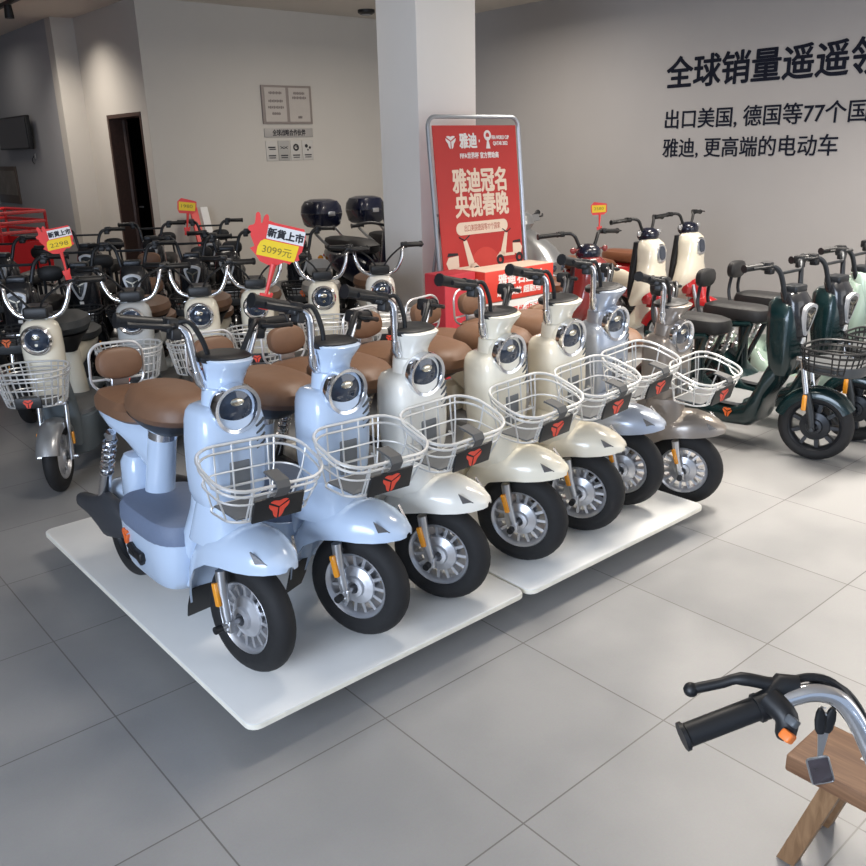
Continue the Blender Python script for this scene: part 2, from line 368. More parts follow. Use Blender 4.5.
# ------------------------------------------------------------------ things on the back and left walls
fr = empty('certificate_board', 'framed double certificate board high on the beige back wall', 'frame', (5.84, BW, 2.17))
m = M(); m.box((0, -0.012, 0), (0.345, 0.012, 0.215), 0.004); m.build('frame', mat('frame_taupe', (0.26, 0.22, 0.20), 0.5), fr)
for sx, lines in ((-0.165, ((0.13, .09), (0.04, .10), (-0.03, .11), (-0.1, .06))), (0.165, ((0.13, .08), (0.08, .1), (-0.14, .03)))):
    m = M(); m.box((sx, -0.026, 0), (0.145, 0.003, 0.19)); pg = m.build('certificate_page', mat('aged_page', (0.46, 0.42, 0.38), 0.6), fr)
    m = M()
    for z, hw in lines:
        for k in range(9): m.box((sx - hw + hw * 2 * (k + .5) / 9, -0.030, z), (hw / 9 * .72, 0.001, 0.012 + 0.004 * (k % 2)))
    m.build('print', mat('faded_print', (0.2, 0.17, 0.16), 0.6), pg)
pl = empty('name_plaque', 'long narrow grey plaque with dark lettering under the certificate board', 'sign', (5.84, BW, 1.855))
m = M(); m.box((0, -0.008, 0), (0.34, 0.008, 0.05), 0.004); m.build('plate', mat('plaque_grey', (0.36, 0.34, 0.32), 0.4), pl)
m = M(); add_text(m, '全球战略合作伙伴', 0.075, (-0.23, -0.0165, -0.027), (1, 0, 0), (0, 0, 1), bold=0.002, width=0.46); m.build('lettering', ink, pl)
for i in range(4):
    x = 5.84 + (-0.255 + 0.17 * i)
    cd_ = empty('logo_card', ['leftmost white logo card with black bars below the plaque', 'second logo card from the left, grey with faint lines, below the plaque', 'third logo card from the left, with a black disc mark', 'rightmost logo card, with a black spotted round mark'][i], 'card', (x, BW, 1.65), 0, 'logo cards under the certificate board')
    m = M(); m.box((0, -0.005, 0), (0.078, 0.005, 0.115), 0.003); m.build('card', mat('card_light' if i != 1 else 'card_grey', (0.5, 0.48, 0.45) if i != 1 else (0.36, 0.35, 0.33), 0.6), cd_)
    m = M()
    if i == 0: m.box((0, -0.011, 0.04), (0.05, 0.001, 0.008)); m.box((0.01, -0.011, 0.018), (0.045, 0.001, 0.006))
    elif i == 1: m.tube(smooth([(-.05, -.011, .05), (0, -.011, .025), (.05, -.011, .05)], 5), 0.004, 6); m.tube(smooth([(-.05, -.011, .02), (0, -.011, .045), (.05, -.011, .02)], 5), 0.003, 6)
    elif i == 2: m.ringlathe([(0.042, -.001), (0.042, .001), (0.02, .001), (0.02, -.001)], (0, -.011, .035), 'y', 20); m.box((.012, -.011, .04), (.02, .001, .006))
    else: m.lathe([(0.022, -.001), (0.022, .001)], (-.02, -.011, .05), 'y', 14); m.lathe([(0.016, -.001), (0.016, .001)], (.03, -.011, .03), 'y', 14); m.lathe([(0.012, -.001), (0.012, .001)], (.0, -.011, .005), 'y', 14)
    m.build('mark', ink, cd_); m = M(); m.box((0, -0.011, -0.055), (0.05, 0.001, 0.007)); m.box((0, -0.011, -0.08), (0.045, 0.001, 0.005)); m.build('caption', ink, cd_)
# television on the left wall
tv = empty('television', 'black flat television mounted on the grey left wall', 'television', (TW - .004, 12.98, 1.96))
m = M(); m.box((-0.09, 0, 0), (0.03, 0.66, 0.21), 0.01); m.build('housing', black, tv)
m = M(); m.box((-0.121, 0, 0), (0.002, 0.64, 0.19)); m.build('screen', screenm, tv)
m = M(); m.box((-0.03, 0, 0), (0.03, 0.12, 0.1)); m.build('wall_bracket', black, tv)
so = empty('wall_socket', 'small dark cable outlet below the television', 'socket', (TW, 12.55, 1.66))
m = M(); m.box((-0.008, 0, 0), (0.008, 0.03, 0.035), 0.003); m.build('plate', mat('socket_grey', (.3, .3, .3), .5), so); m = M(); m.tube(smooth([(-.015, 0, 0), (-.04, .02, -.05), (-.03, -.01, -.1)], 4), .006); m.build('cable_end', black, so)
pc = empty('wall_picture', 'brownish picture on the left wall at the edge of the photo', 'picture', (TW, 13.98, 1.27))
m = M(); m.box((-0.012, 0, 0), (0.012, 0.5, 0.26), 0.004); m.build('frame', mat('picture_brown', (0.10, 0.075, 0.06), .6), pc)
m = M(); m.box((-0.026, 0, 0.03), (0.002, 0.46, 0.17)); m.build('print', mat('picture_print', (0.19, 0.165, 0.14), .6, var=.5, scale=6), pc)
# black lighting track with two spots on the ceiling, far left
tr = empty('lighting_track', 'black ceiling lighting track with a spot lamp, top left corner', 'lamp', (3.0, 9.6, 3.1))
m = M(); m.box((0, 0, 0.02), (0.02, 1.0, 0.018)); m.box((0, 0.8, 0.07), (0.008, 0.008, 0.035)); m.box((0, -0.8, 0.07), (0.008, 0.008, 0.035)); m.build('rail', black, tr)
m = M(); m.lathe([(0.035, 0), (0.045, -0.10), (0.045, -0.12)], (0, 0.35, 0.0), 'z', 16); m.build('spot_head', black, tr)
m = M(); m.lathe([(0.012, 0), (0.03, 0.02)], (0, -0.35, -0.01), 'z', 12); m.build('chrome_stud', chrome, tr)
sl = empty('ceiling_spot', 'small dark round spot lamp on the ceiling next to the pillar', 'lamp', (6.69, 8.86, 3.2))
m = M(); m.lathe([(0.10, 0), (0.10, -0.03), (0.07, -0.05)], (0, 0, 0), 'z', 20); m.build('housing', black, sl); m = M(); m.lathe([(0.06, -0.049), (0.055, -0.055)], (0, 0, 0), 'z', 20); m.build('lens', mat('spot_lens', (.3, .3, .3), .2), sl)

# ------------------------------------------------------------------ display platforms
def platform(x0, x1, y0, y1, top, label):
    p = empty('display_platform', label, 'platform', ((x0 + x1) / 2, (y0 + y1) / 2, 0), 0, 'low white display platforms')
    hx, hy = (x1 - x0) / 2, (y1 - y0) / 2
    m = M(); m.loft([rrect(0, 0, top - .022 + k, hx - i, hy - i, 0.035) for k, i in ((0, .002), (.002, 0), (.020, 0), (.022, .002))]); b = m.build('board', mdf, p)
    m = M(); m.loft([rrect(0, 0, top - .0195 + k, hx + .0012, hy + .0012, 0.036) for k in (0, .015)]); m.build('edge_band', mdfedge, b)
    m = M(); m.box((0, 0.05, (top - .022) / 2), (hx - .2, hy - .24, (top - .022) / 2)); m.build('base', mat('base_dark', (.1, .1, .1), .7), p)
platform(0.885, 1.995, 1.845, 3.62, 0.12, 'low white display platform in front, under the two pale blue bikes')
platform(2.008, 3.125, 1.835, 3.60, 0.12, 'low white display platform at right, under the silver and taupe bikes')

# ------------------------------------------------------------------ shared bike pieces
def tyre_mesh(cx, R0=.18, hw=.043, rim=.114):
    m = M(); prof = []
    for i in range(13):
        t = PI * i / 12; prof.append((rim + (R0 - rim) * math.sin(t) ** .75, -hw * math.cos(t) * (1 if 0 < i < 12 else .8)))
    m.ringlathe(prof, (cx, 0, R0), 'y', 40); return m
def rim_mesh(cx, zc=.18, ro=.117, ri=.098, hub=.066, n=15, hw=.028, sp=.011):
    m = M(); m.ringlathe([(ro, -hw), (ro, hw), (ro - .006, hw + .006), (ri + .006, hw), (ri, hw * .6), (ri, -hw * .6), (ri + .006, -hw), (ro - .006, -hw - .006)], (cx, 0, zc), 'y', 40)
    m.lathe([(hub, -hw * .55), (hub * .95, -hw * .8), (hub * .55, -hw * 1.15), (hub * .5, -hw * 1.5), (hub * .3, -hw * 1.6), (hub * .3, hw * 1.6), (hub * .5, hw * 1.5), (hub * .55, hw * 1.15), (hub * .95, hw * .8), (hub, hw * .55)], (cx, 0, zc), 'y', 28)
    for k in range(n):
        a = 2 * PI * k / n; m.T = Matrix.Translation((cx, 0, zc)) @ Matrix.Rotation(a, 4, 'Y'); m.box(((hub + ri) / 2 + .001, 0, 0), ((ri - hub) / 2 + .004, hw * .62, sp / 2))
    m.T = None
    return m
def wheel(parent, cx, name, rimmat, px=None, R0=.18, hw=.043, rim=.114, **kw):
    t = tyre_mesh(cx, R0, hw, rim).build(name, rubber, parent)
    rim_mesh(cx, R0, rim + .003, rim - .016, rim * .58, **kw).build('wheel_rim', rimmat, t)
    if px is not None: steer(t, px)
    return t
def grip_bar(m, p0, p1, r=.017):
    p0, p1 = Vector(p0), Vector(p1); d = (p1 - p0)
    m.tube([p0, p0 + d * .05, p0 + d * .07, p0 + d * .93, p0 + d * .94, p1], [r * 1.25, r * 1.25, r, r * 1.02, r * 1.25, r * 1.25], 10)
def fender_front():
    st = [(-.245, .21, .045, .06), (-.232, .28, .056, .09), (-.205, .355, .072, .11), (-.155, .42, .088, .11), (-.085, .455, .099, .105), (-.01, .47, .103, .105), (.05, .467, .098, .10), (.10, .452, .085, .082), (.14, .432, .066, .058), (.172, .408, .036, .03), (.18, .398, .02, .018)]
    m = M(); m.loft(ushell([((x, 0, z), (0, 0, 1), h, d) for x, z, h, d in st]))
    m.loft([sel(x, 0, z, a, b, 3.2, 24) for z, x, a, b in ((.40, -.105, .11, .088), (.44, -.10, .095, .09), (.50, -.092, .082, .087), (.535, -.09, .075, .08), (.545, -.09, .06, .066))])
    return m
def coil(m, a, b, r, turns, wr):
    a, b = Vector(a), Vector(b); d = b - a; u = d.orthogonal().normalized(); v = d.normalized().cross(u)
    m.tube([a + d * (i / (turns * 9)) + (u * math.cos(2 * PI * i / 9) + v * math.sin(2 * PI * i / 9)) * r for i in range(turns * 9 + 1)], wr, 5)
def basket_wires(m, x0, x1, hy, z0, z1, shrink=.05, r=.0035, nmid=2, nvert=4):
    def ring(f):
        s = shrink * (1 - f); z = z0 + (z1 - z0) * f
        return [Vector(p) for p in rrect((x0 + x1) / 2 - s * .3, 0, z, (x1 - x0) / 2 - s * .7, hy - s, .11 - .02 * (1 - f), 5)]
    for f in [0] + [(i + 1) / (nmid + 1) for i in range(nmid)]: m.tube(ring(f), r, 6, True)
    top = ring(1); m.tube(top, r * 1.5, 7, True); m.tube([p - Vector((0, 0, .02)) for p in ring(.97)], r * 1.2, 6, True)
    a = ring(1); b = ring(0); n = len(a)
    for k in range(0, n, max(1, n // (nvert * 3))): m.tube([a[k], (a[k] + b[k]) / 2 + Vector((0, 0, -.005)), b[k]], r, 6)
    for i in range(5):
        y = (-.7 + .35 * i) * (hy - shrink); m.tube([(x0 + .03, y, z0), (x1 - .06, y, z0)], r * .9, 6)

# ------------------------------------------------------------------ city bike of the front row
def build_city():
    t = empty('electric_bike', 'x', 'electric bike'); PX = -.06
    wheel(t, 0, 'front_wheel', alloy, PX)
    m = M()
    for y in (-.084, .084):
        m.tube([(-.03, y, .345), (-.022, y, .27)], .0165, 12); m.tube([(-.026, y, .285), (0, y, .165)], .0145, 12); m.box((0, y, .175), (.014, .009, .02), .004)
    m.tube([(0, -.12, .18), (0, .12, .18)], .009, 10)
    fk = steer(m.build('fork', steel, t), PX)
    for y in (-.104, .104):
        m = M(); m.T = Matrix.Translation((-.026, y, .275)) @ Matrix.Rotation(R(-14), 4, 'Y'); m.box((0, 0, 0), (.009, .007, .036), .004); m.build('amber_reflector', amber, fk)
    m = M(); m.tube([(0, -.135, .18), (0, -.112, .18)], .012, 10); m.build('axle_nut', black, fk)
    m = M(); m.tube([(0, .135, .18), (0, .112, .18)], .012, 10); m.build('axle_nut', black, fk)
    fd = steer(fender_front().build('front_fender', blue, t), PX)
    m = M(); m.loft([[(x, -w, z), (x, w, z), (x - .006, w, z), (x - .006, -w, z)] for x, z, w in ((-.235, .20, .045), (-.248, .14, .05), (-.265, .095, .042))]); m.build('mud_flap', black, fd)
    for s in (-1, 1):
        m = M(); m.prism([(0, .014), (.044, -.006), (.016, -.028)], (.10, s * .074, .425), (1, -s * .6, -.35), (0, 0, 1), (.4, s, .2), .008); m.build('fender_badge', mat('badge_dark_silver', (.25, .25, .26), .25, metal=.8), fd)
    # shield, neck, headlight
    m = M(); m.loft([sel(x, 0, z, a, b, 4.0, 32) for z, x, a, b in ((.518, -.105, .045, .07), (.528, -.105, .066, .09), (.56, -.102, .078, .101), (.62, -.10, .083, .105), (.72, -.10, .084, .107), (.775, -.10, .082, .105), (.80, -.102, .076, .10), (.815, -.105, .066, .088), (.822, -.107, .05, .07))])
    m.loft([sel(-.095, 0, z, a, b, 2.3, 24) for z, a, b in ((.79, .062, .07), (.83, .057, .064), (.868, .053, .06), (.872, .049, .056))]); sh = m.build('front_shield', blue, t)
    for k in range(4):
        m = M(); z0 = .765 - k * .022; m.tube([(-.022, .058, z0 - .008), (-.022, .075, z0 + .002), (-.03, .09, z0 + .01)], .0045, 6); m.build('vent_slot', mat('vent_dark', (.05, .06, .07), .5), sh)
    m = M(); m.box((-.018, .0, .61), (.004, .032, .055), .006); m.build('grille', mat('grille_grey', (.20, .21, .22), .5), sh)
    m = M(); m.loft([sel(-.093 + x, 0, z, a, b, 2.3, 26) for z, x, a, b in ((.873, 0, .05, .056), (.89, .002, .05, .055), (.91, .008, .055, .057), (.93, .018, .064, .062), (.945, .025, .071, .067), (.955, .027, .074, .069), (.958, .026, .071, .066))]); nk = m.build('steering_neck', blue, t)
    m = M(); m.loft([sel(-.075 + x, 0, z, a, b, 2.3, 24) for z, x, a, b in ((.948, -.012, .070, .074), (.962, -.012, .071, .076), (.968, -.014, .062, .068), (.970, -.02, .04, .045))]); m.build('display_cap', black, nk)
    m = M(); m.lathe([(.03, -.06), (.055, -.03), (.066, .0), (.067, .03)], (-.055, 0, .82), (1, 0, -.06), 28); hl = m.build('headlight', blue, t)
    m = M(); m.T = Matrix.Translation((-.028, 0, .818)) @ Matrix.Rotation(R(3.4), 4, 'Y'); m.ringlathe([(.071, -.014), (.0745, .006), (.071, .019), (.061, .017), (.056, .004), (.056, -.014)], (0, 0, 0), 'x', 36); m.build('chrome_ring', chrome, hl)
    m = M(); m.lathe([(.0575, -.006), (.051, .004), (.03, .010), (.001, .013)], (-.028, 0, .818), (1, 0, -.06), 28); m.build('headlight_lens', lens, hl)
    m = M(); m.ball((-.016, 0, .838), (.004, .022, .012), 14, 6); m.build('headlight_reflector', bulbm, hl)
    # basket
    m = M(); f = lambda x: .722 - .30 * (x - .0)
    def ring(x0, x1, hy, r, z): return [Vector((p[0], p[1], z(p[0]))) for p in rrect((x0 + x1) / 2, 0, 0, (x1 - x0) / 2, hy, r, 6)]
    top = ring(-.008, .212, .166, .08, f); top2 = ring(-.004, .205, .162, .076, lambda x: f(x) - .02)
    mid = ring(.0, .196, .152, .07, lambda x: f(x) * .5 + .568 * .5); bot = ring(.005, .165, .125, .05, lambda x: .556)
    m.tube(top, .005, 8, True); m.tube(top2, .0038, 8, True); m.tube(mid, .003, 6, True); m.tube(bot, .0036, 6, True)
    n = len(top)
    for k in range(2, n, 5): m.tube([top[k], mid[k], bot[k]], .003, 6)
    for y in (-.085, -.03, .03, .085):
        m.tube([(-.006, y, .725), (.0, y, .62), (.006, y, .556), (.163, y, .556), (.182, y, .60), (.207, y, f(.205))], .003, 6)
    m.tube([(-.02, -.09, .60), (-.0, -.09, .60), (.0, .09, .60), (-.02, .09, .60)], .004, 6)
    bk = m.build('basket', wire, t)
    m = M(); m.box((.085, 0, .561), (.065, .105, .003), .002); m.build('basket_tray', tray, bk)
    m = M(); m.T = Matrix.Translation((.189, 0, .588)) @ Matrix.Rotation(R(16), 4, 'Y'); m.box((0, 0, 0), (.004, .078, .036), .003); m.build('badge_plate', black, bk)
    m = M(); emblem(m, (.193, 0, .589), (0, 1, 0), (.27, 0, .96), (.96, 0, -.27), .034); m.build('badge_emblem', emred, bk)
    m = M(); m.loft([[(x, -.02, z), (x, .02, z), (x + .004, .02, z + .006), (x + .004, -.02, z + .006)] for x, z in ((.15, .678), (.185, .672), (.212, .666), (.222, .648), (.212, .630), (.198, .618))]); m.build('basket_strap', strapm, bk)
    # handlebar
    m = M()
    for s in (-1, 1):
        m.tube(smooth([(-.105, s * .05, .872), (-.107, s * .066, .885), (-.107, s * .082, .925), (-.107, s * .10, .98), (-.110, s * .113, 1.02), (-.125, s * .13, 1.036), (-.152, s * .158, 1.04)], 5), .0125, 12)
        m.tube([(-.105, s * .046, .868), (-.107, s * .066, .884), (-.107, s * .078, .915)], .0155, 10)
    hb = steer(m.build('handlebar', chrome, t), 'rake')
    for s in (-1, 1):
        m = M(); grip_bar(m, (-.150, s * .157, 1.04), (-.181, s * .285, 1.046), .0175); m.build('grip', black, hb)
        m = M(); m.box((-.138, s * .148, 1.039), (.024, .02, .02), .008); m.box((-.125, s * .142, 1.016), (.016, .016, .016), .005); m.build('switch_pod', black, hb)
        m = M(); m.tube(smooth([(-.118, s * .148, 1.039), (-.098, s * .178, 1.04), (-.113, s * .225, 1.04), (-.135, s * .275, 1.04)], 4), [.009] + [.007] * 11 + [.009], 7); m.build('brake_lever', black, hb)
        m = M(); m.tube(smooth([(-.128, s * .145, 1.042), (-.105, s * .112, 1.052), (-.092, s * .08, 1.01), (-.09, s * .056, .96), (-.095, s * .04, .90)], 4), .0075, 8); m.build('cable', black, hb)
    # footboard and body
    m = M(); m.loft([sel(x, 0, z, a, b, 4.2, 32) for z, x, a, b in ((.175, -.46, .17, .11), (.185, -.455, .19, .128), (.22, -.448, .205, .14), (.30, -.44, .215, .15), (.345, -.44, .218, .152), (.352, -.44, .21, .144))])
    m.loft([sel(x, 0, z, a, b, 3.2, 24) for z, x, a, b in ((.20, -.265, .03, .075), (.30, -.255, .035, .085), (.40, -.215, .045, .085), (.49, -.165, .055, .08), (.56, -.14, .05, .085))]); bd = m.build('footboard_body', blue, t)
    m = M(); m.loft([sel(-.445, 0, z, a, b, 3.8, 32) for z, a, b in ((.335, .214, .15), (.345, .222, .155), (.385, .22, .153), (.405, .208, .142), (.414, .18, .115))]); m.build('foot_mat', matblue, bd)
    for s in (-1, 1):
        m = M(); m.box((-.45, s * .152, .265), (.05, .012, .016), .007); m.tube([(-.41, s * .150, .245), (-.49, s * .158, .285)], .012, 8); m.build('foot_peg', black, bd)
        m = M(); emblem(m, Vector((-.535, s * .148, .30)), (-s, 0, 0), (0, 0, 1), (0, s, 0), .03, .006); m.build('side_emblem', emorange, bd)
    m = M(); m.tube([(-.605, 0, .37), (-.60, 0, .385), (-.595, 0, .40), (-.535, 0, .65)], [.07, .058, .05, .046], 22)
    m.loft([selx(x, 0, z, b, d, 2.6) for x, z, b, d in ((-.55, .53, .04, .085), (-.61, .575, .055, .085), (-.69, .61, .08, .055), (-.77, .628, .098, .036), (-.86, .645, .092, .026), (-.91, .655, .07, .014))]); sb = m.build('seat_column', blue, t)
    m = M(); m.lathe([(.0485, -.014), (.0485, .014)], (-.54, 0, .628), (.06, 0, .25), 22); m.build('collar', chrome, sb)
    m = M(); m.box((-.70, 0, .43), (.06, .08, .10), .04); m.build('battery_hump', blue, t)
    # seats
    m = M(); m.loft([sel(-.45 + x, 0, z, a, b, 2.3, 30) for z, x, a, b in ((.695, -.02, .12, .07), (.706, -.01, .178, .116), (.728, 0, .192, .13), (.758, 0, .19, .128), (.785, -.005, .17, .11), (.80, -.01, .13, .08), (.805, -.01, .07, .04))]); st = m.build('saddle', brown, t)
    m = M(); m.loft([sel(-.48, 0, z, a, b, 2.4, 24) for z, a, b in ((.645, .07, .05), (.67, .12, .085), (.705, .175, .115))]); m.build('saddle_base', black, st)
    m = M(); m.loft([sel(-.72 + x, 0, z, a, b, 3.0, 28) for z, x, a, b in ((.655, 0, .16, .10), (.67, 0, .185, .122), (.70, 0, .188, .124), (.722, -.005, .17, .11), (.732, -.01, .12, .07))]); m.build('rear_seat', brown, t)
    m = M(); m.T = Matrix.Translation((-.875, 0, .805)) @ Matrix.Rotation(R(-8), 4, 'Y'); m.loft([selx(x, 0, 0, b, d, 2.6, 28) for x, b, d in ((-.026, .066, .042), (-.018, .078, .053), (0, .082, .056), (.016, .077, .051), (.024, .062, .038))]); br = m.build('backrest', brown, t)
    m = M(); m.box((-.885, 0, .722), (.010, .033, .06), .006); m.build('backrest_post', steel, br)
    m = M(); m.tube([(-.90, p[1], .79 + p[0]) for p in rrect(0, 0, 0, .085, .096, .05, 5)], .005, 7, True); m.tube([(-.90, -.09, .745), (-.90, .09, .745)], .0045, 6); m.tube([(-.90, -.045, .705), (-.87, -.045, .67)], .0045, 6); m.tube([(-.90, .045, .705), (-.87, .045, .67)], .0045, 6); m.build('grab_rail', wire, t)
    # rear end
    wheel(t, -.86, 'rear_wheel', blackalloy)
    arc = [((-.86 + .20 * math.cos(a), 0, .18 + .20 * math.sin(a)), (math.cos(a), 0, math.sin(a)), .062, .05) for a in [R(k) for k in range(30, 176, 12)]]
    m = M(); m.loft(ushell(arc)); m.build('rear_fender', blue, t)
    for s in (-1, 1):
        a, b = Vector((-.735, s * .10, .60)), Vector((-.86, s * .10, .33))
        m = M(); m.tube([a, b], .011, 8); m.tube([a + (b - a) * .62, b], .021, 10); m.tube([a, a + (b - a) * .08], .018, 8); coil(m, a + (b - a) * .08, a + (b - a) * .64, .021, 7, .005); m.build('shock_absorber', chrome, t)
        m = M(); m.loft([selx(x, s * .10, z, b_, d_, 2.8, 14) for x, z, b_, d_ in ((-.67, .27, .012, .03), (-.73, .28, .03, .07), (-.83, .27, .034, .085), (-.90, .265, .032, .06), (-.98, .26, .03, .038), (-1.09, .25, .026, .028), (-1.12, .248, .01, .014))]); m.build('swingarm_cover', mat('dark_plastic', (.04, .043, .05), .5), t)
    m = M(); m.tube([(-.60, .10, .2), (-.64, .15, .1), (-.645, .16, .0)], .008, 8); m.build('kickstand', black, t)
    return t

# ------------------------------------------------------------------ round-headed bike of the second row
def build_round():
    t = empty('electric_bike', 'x', 'electric bike'); PX = -.05
    wheel(t, 0, 'front_wheel', alloy, PX, hw=.038)
    m = M()
    for y in (-.066, .066):
        m.tube([(-.045, y, .46), (-.014, y, .27)], .012, 10); m.tube([(-.018, y, .29), (0, y, .165)], .016, 10)
    m.tube([(0, -.10, .18), (0, .10, .18)], .008, 8); m.box((-.04, 0, .46), (.03, .08, .012), .005); m.tube([(-.05, 0, .45), (-.06, 0, .56)], .02, 10)
    fk = steer(m.build('fork', steel, t), PX)
    for y in (-.086, .086):
        m = M(); m.box((-.012, y, .275), (.008, .006, .032), .004); m.build('amber_reflector', amber, fk)
    arc = [((.205 * math.cos(a), 0, .18 + .205 * math.sin(a)), (math.cos(a), 0, math.sin(a)), .056, .05) for a in [R(k) for k in range(20, 176, 12)]]
    m = M(); m.loft(ushell(arc)); steer(m.build('front_fender', silverp, t), PX)
    m = M(); m.loft([sel(-.06 + x, 0, z, a, b, 2.5, 26) for z, x, a, b in ((.46, 0, .055, .07), (.50, 0, .07, .084), (.60, 0, .08, .092), (.74, 0, .086, .096), (.82, 0, .084, .093), (.855, -.004, .074, .082), (.875, -.008, .055, .06), (.882, -.01, .03, .03))]); hd = m.build('head_shell', cream, t)
    m = M(); m.lathe([(.072, -.03), (.072, .012)], (.012, 0, .79), 'x', 30); m.ringlathe([(.073, -.01), (.074, .018), (.066, .026), (.056, .018), (.056, -.01)], (.012, 0, .79), 'x', 32); hl = m.build('headlight', chrome, t)
    m = M(); m.lathe([(.058, .008), (.05, .018), (.03, .025), (.001, .028)], (.012, 0, .79), 'x', 28); m.build('headlight_lens', lens, hl)
    m = M(); m.ball((.036, 0, .805), (.006, .02, .014), 12, 6); m.lathe([(.010, 0), (.007, .005)], (.036, 0, .77), 'x', 12); m.build('headlight_reflector', bulbm, hl)
    m = M(); m.box((-.07, 0, .915), (.05, .06, .028), .012); m.tube([(-.07, 0, .87), (-.07, 0, .90)], .03, 12); dp = m.build('display', black, t)
    m = M(); m.T = Matrix.Translation((-.07, 0, .944)) @ Matrix.Rotation(R(10), 4, 'Y'); m.box((0, 0, 0), (.038, .048, .002)); m.build('display_glass', mat('display_glass', (.05, .055, .065), .1, coat=1), dp)
    m = M()
    for s in (-1, 1): m.tube(smooth([(-.075, s * .03, .885), (-.075, s * .075, .89), (-.078, s * .115, .915), (-.085, s * .145, .975), (-.098, s * .155, 1.03), (-.12, s * .17, 1.05), (-.155, s * .19, 1.052)], 4), .012, 10)
    hb = m.build('handlebar', chrome, t)
    for s in (-1, 1):
        m = M(); grip_bar(m, (-.15, s * .185, 1.052), (-.225, s * .30, 1.045), .0165); m.build('grip', black, hb)
        m = M(); m.box((-.13, s * .172, 1.053), (.026, .02, .018), .008); m.build('switch_pod', black, hb)
        m = M(); m.tube(smooth([(-.11, s * .175, 1.055), (-.10, s * .22, 1.055), (-.15, s * .30, 1.05)], 4), .0065, 7); m.build('brake_lever', black, hb)
    for s in (-1, 1):
        m = M(); m.tube(smooth([(-.11, s * .18, 1.055), (-.06, s * .13, 1.04), (-.02, s * .06, .99), (-.04, s * .02, .93)], 4), .006, 6); m.build('cable', black, hb)
    # basket: open grid of wire
    m = M(); basket_wires(m, .035, .30, .165, .52, .69, .035, .0035, 3, 5); bk = m.build('basket', wire, t)
    m = M(); m.box((.165, 0, .527), (.08, .10, .004), .003); m.build('basket_tray', tray, bk)
    m = M(); m.box((.285, 0, .548), (.005, .06, .026), .003); m.build('badge_plate', black, bk)
    m = M(); emblem(m, (.2905, 0, .548), (0, 1, 0), (0, 0, 1), (1, 0, 0), .024); m.build('badge_emblem', emred, bk)
    m = M(); m.loft([sel(-.42, 0, z, a, b, 4, 28) for z, a, b in ((.115, .19, .11), (.13, .22, .13), (.28, .24, .15), (.33, .24, .152), (.345, .22, .135))]); m.loft([sel(x, 0, z, a, b, 3, 20) for z, x, a, b in ((.18, -.20, .03, .08), (.32, -.195, .035, .09), (.44, -.15, .045, .085), (.56, -.10, .05, .08))]); bd = m.build('footboard_body', greybody, t)
    m = M(); m.loft([sel(-.42, 0, z, a, b, 3.6, 28) for z, a, b in ((.34, .232, .146), (.36, .23, .146), (.375, .20, .12))]); m.build('foot_mat', matgrey, bd)
    m = M(); m.tube([(-.575, 0, .36), (-.52, 0, .64)], [.05, .042], 16); m.loft([selx(x, 0, z, b, d, 2.6) for x, z, b, d in ((-.52, .56, .04, .06), (-.62, .60, .07, .05), (-.74, .62, .09, .035), (-.86, .64, .07, .015))]); m.build('seat_column', cream, t)
    m = M(); m.loft([sel(-.46 + x, 0, z + .085, a, b, 2.3, 28) for z, x, a, b in ((.645, -.02, .10, .06), (.662, -.01, .178, .115), (.695, 0, .20, .132), (.73, 0, .19, .122), (.75, -.01, .14, .085), (.757, -.01, .07, .04))]); m.build('saddle', brown, t)
    m = M(); m.loft([sel(-.47, 0, z, a, b, 2.4, 20) for z, a, b in ((.63, .05, .045), (.70, .11, .08), (.735, .17, .11))]); m.build('saddle_base', black, t)
    m = M(); m.loft([sel(-.76, 0, z, a, b, 2.8, 24) for z, a, b in ((.645, .13, .09), (.66, .15, .105), (.69, .15, .105), (.71, .12, .08))]); m.build('rear_seat', brown, t)
    wheel(t, -.86, 'rear_wheel', blackalloy, hw=.038)
    arc = [((-.86 + .20 * math.cos(a), 0, .18 + .20 * math.sin(a)), (math.cos(a), 0, math.sin(a)), .058, .05) for a in [R(k) for k in range(30, 176, 14)]]
    m = M(); m.loft(ushell(arc)); m.build('rear_fender', greybody, t)
    for s in (-1, 1):
        a, b = Vector((-.74, s * .09, .60)), Vector((-.83, s * .09, .30)); m = M(); m.tube([a, b], .011, 8); m.tube([a + (b - a) * .6, b], .018, 8); coil(m, a + (b - a) * .08, a + (b - a) * .64, .02, 6, .0045); m.build('shock_absorber', chrome, t)
        m = M(); m.tube([(-.60, s * .08, .2), (-.86, s * .085, .18)], .022, 8); m.build('swingarm', black, t)
    return t

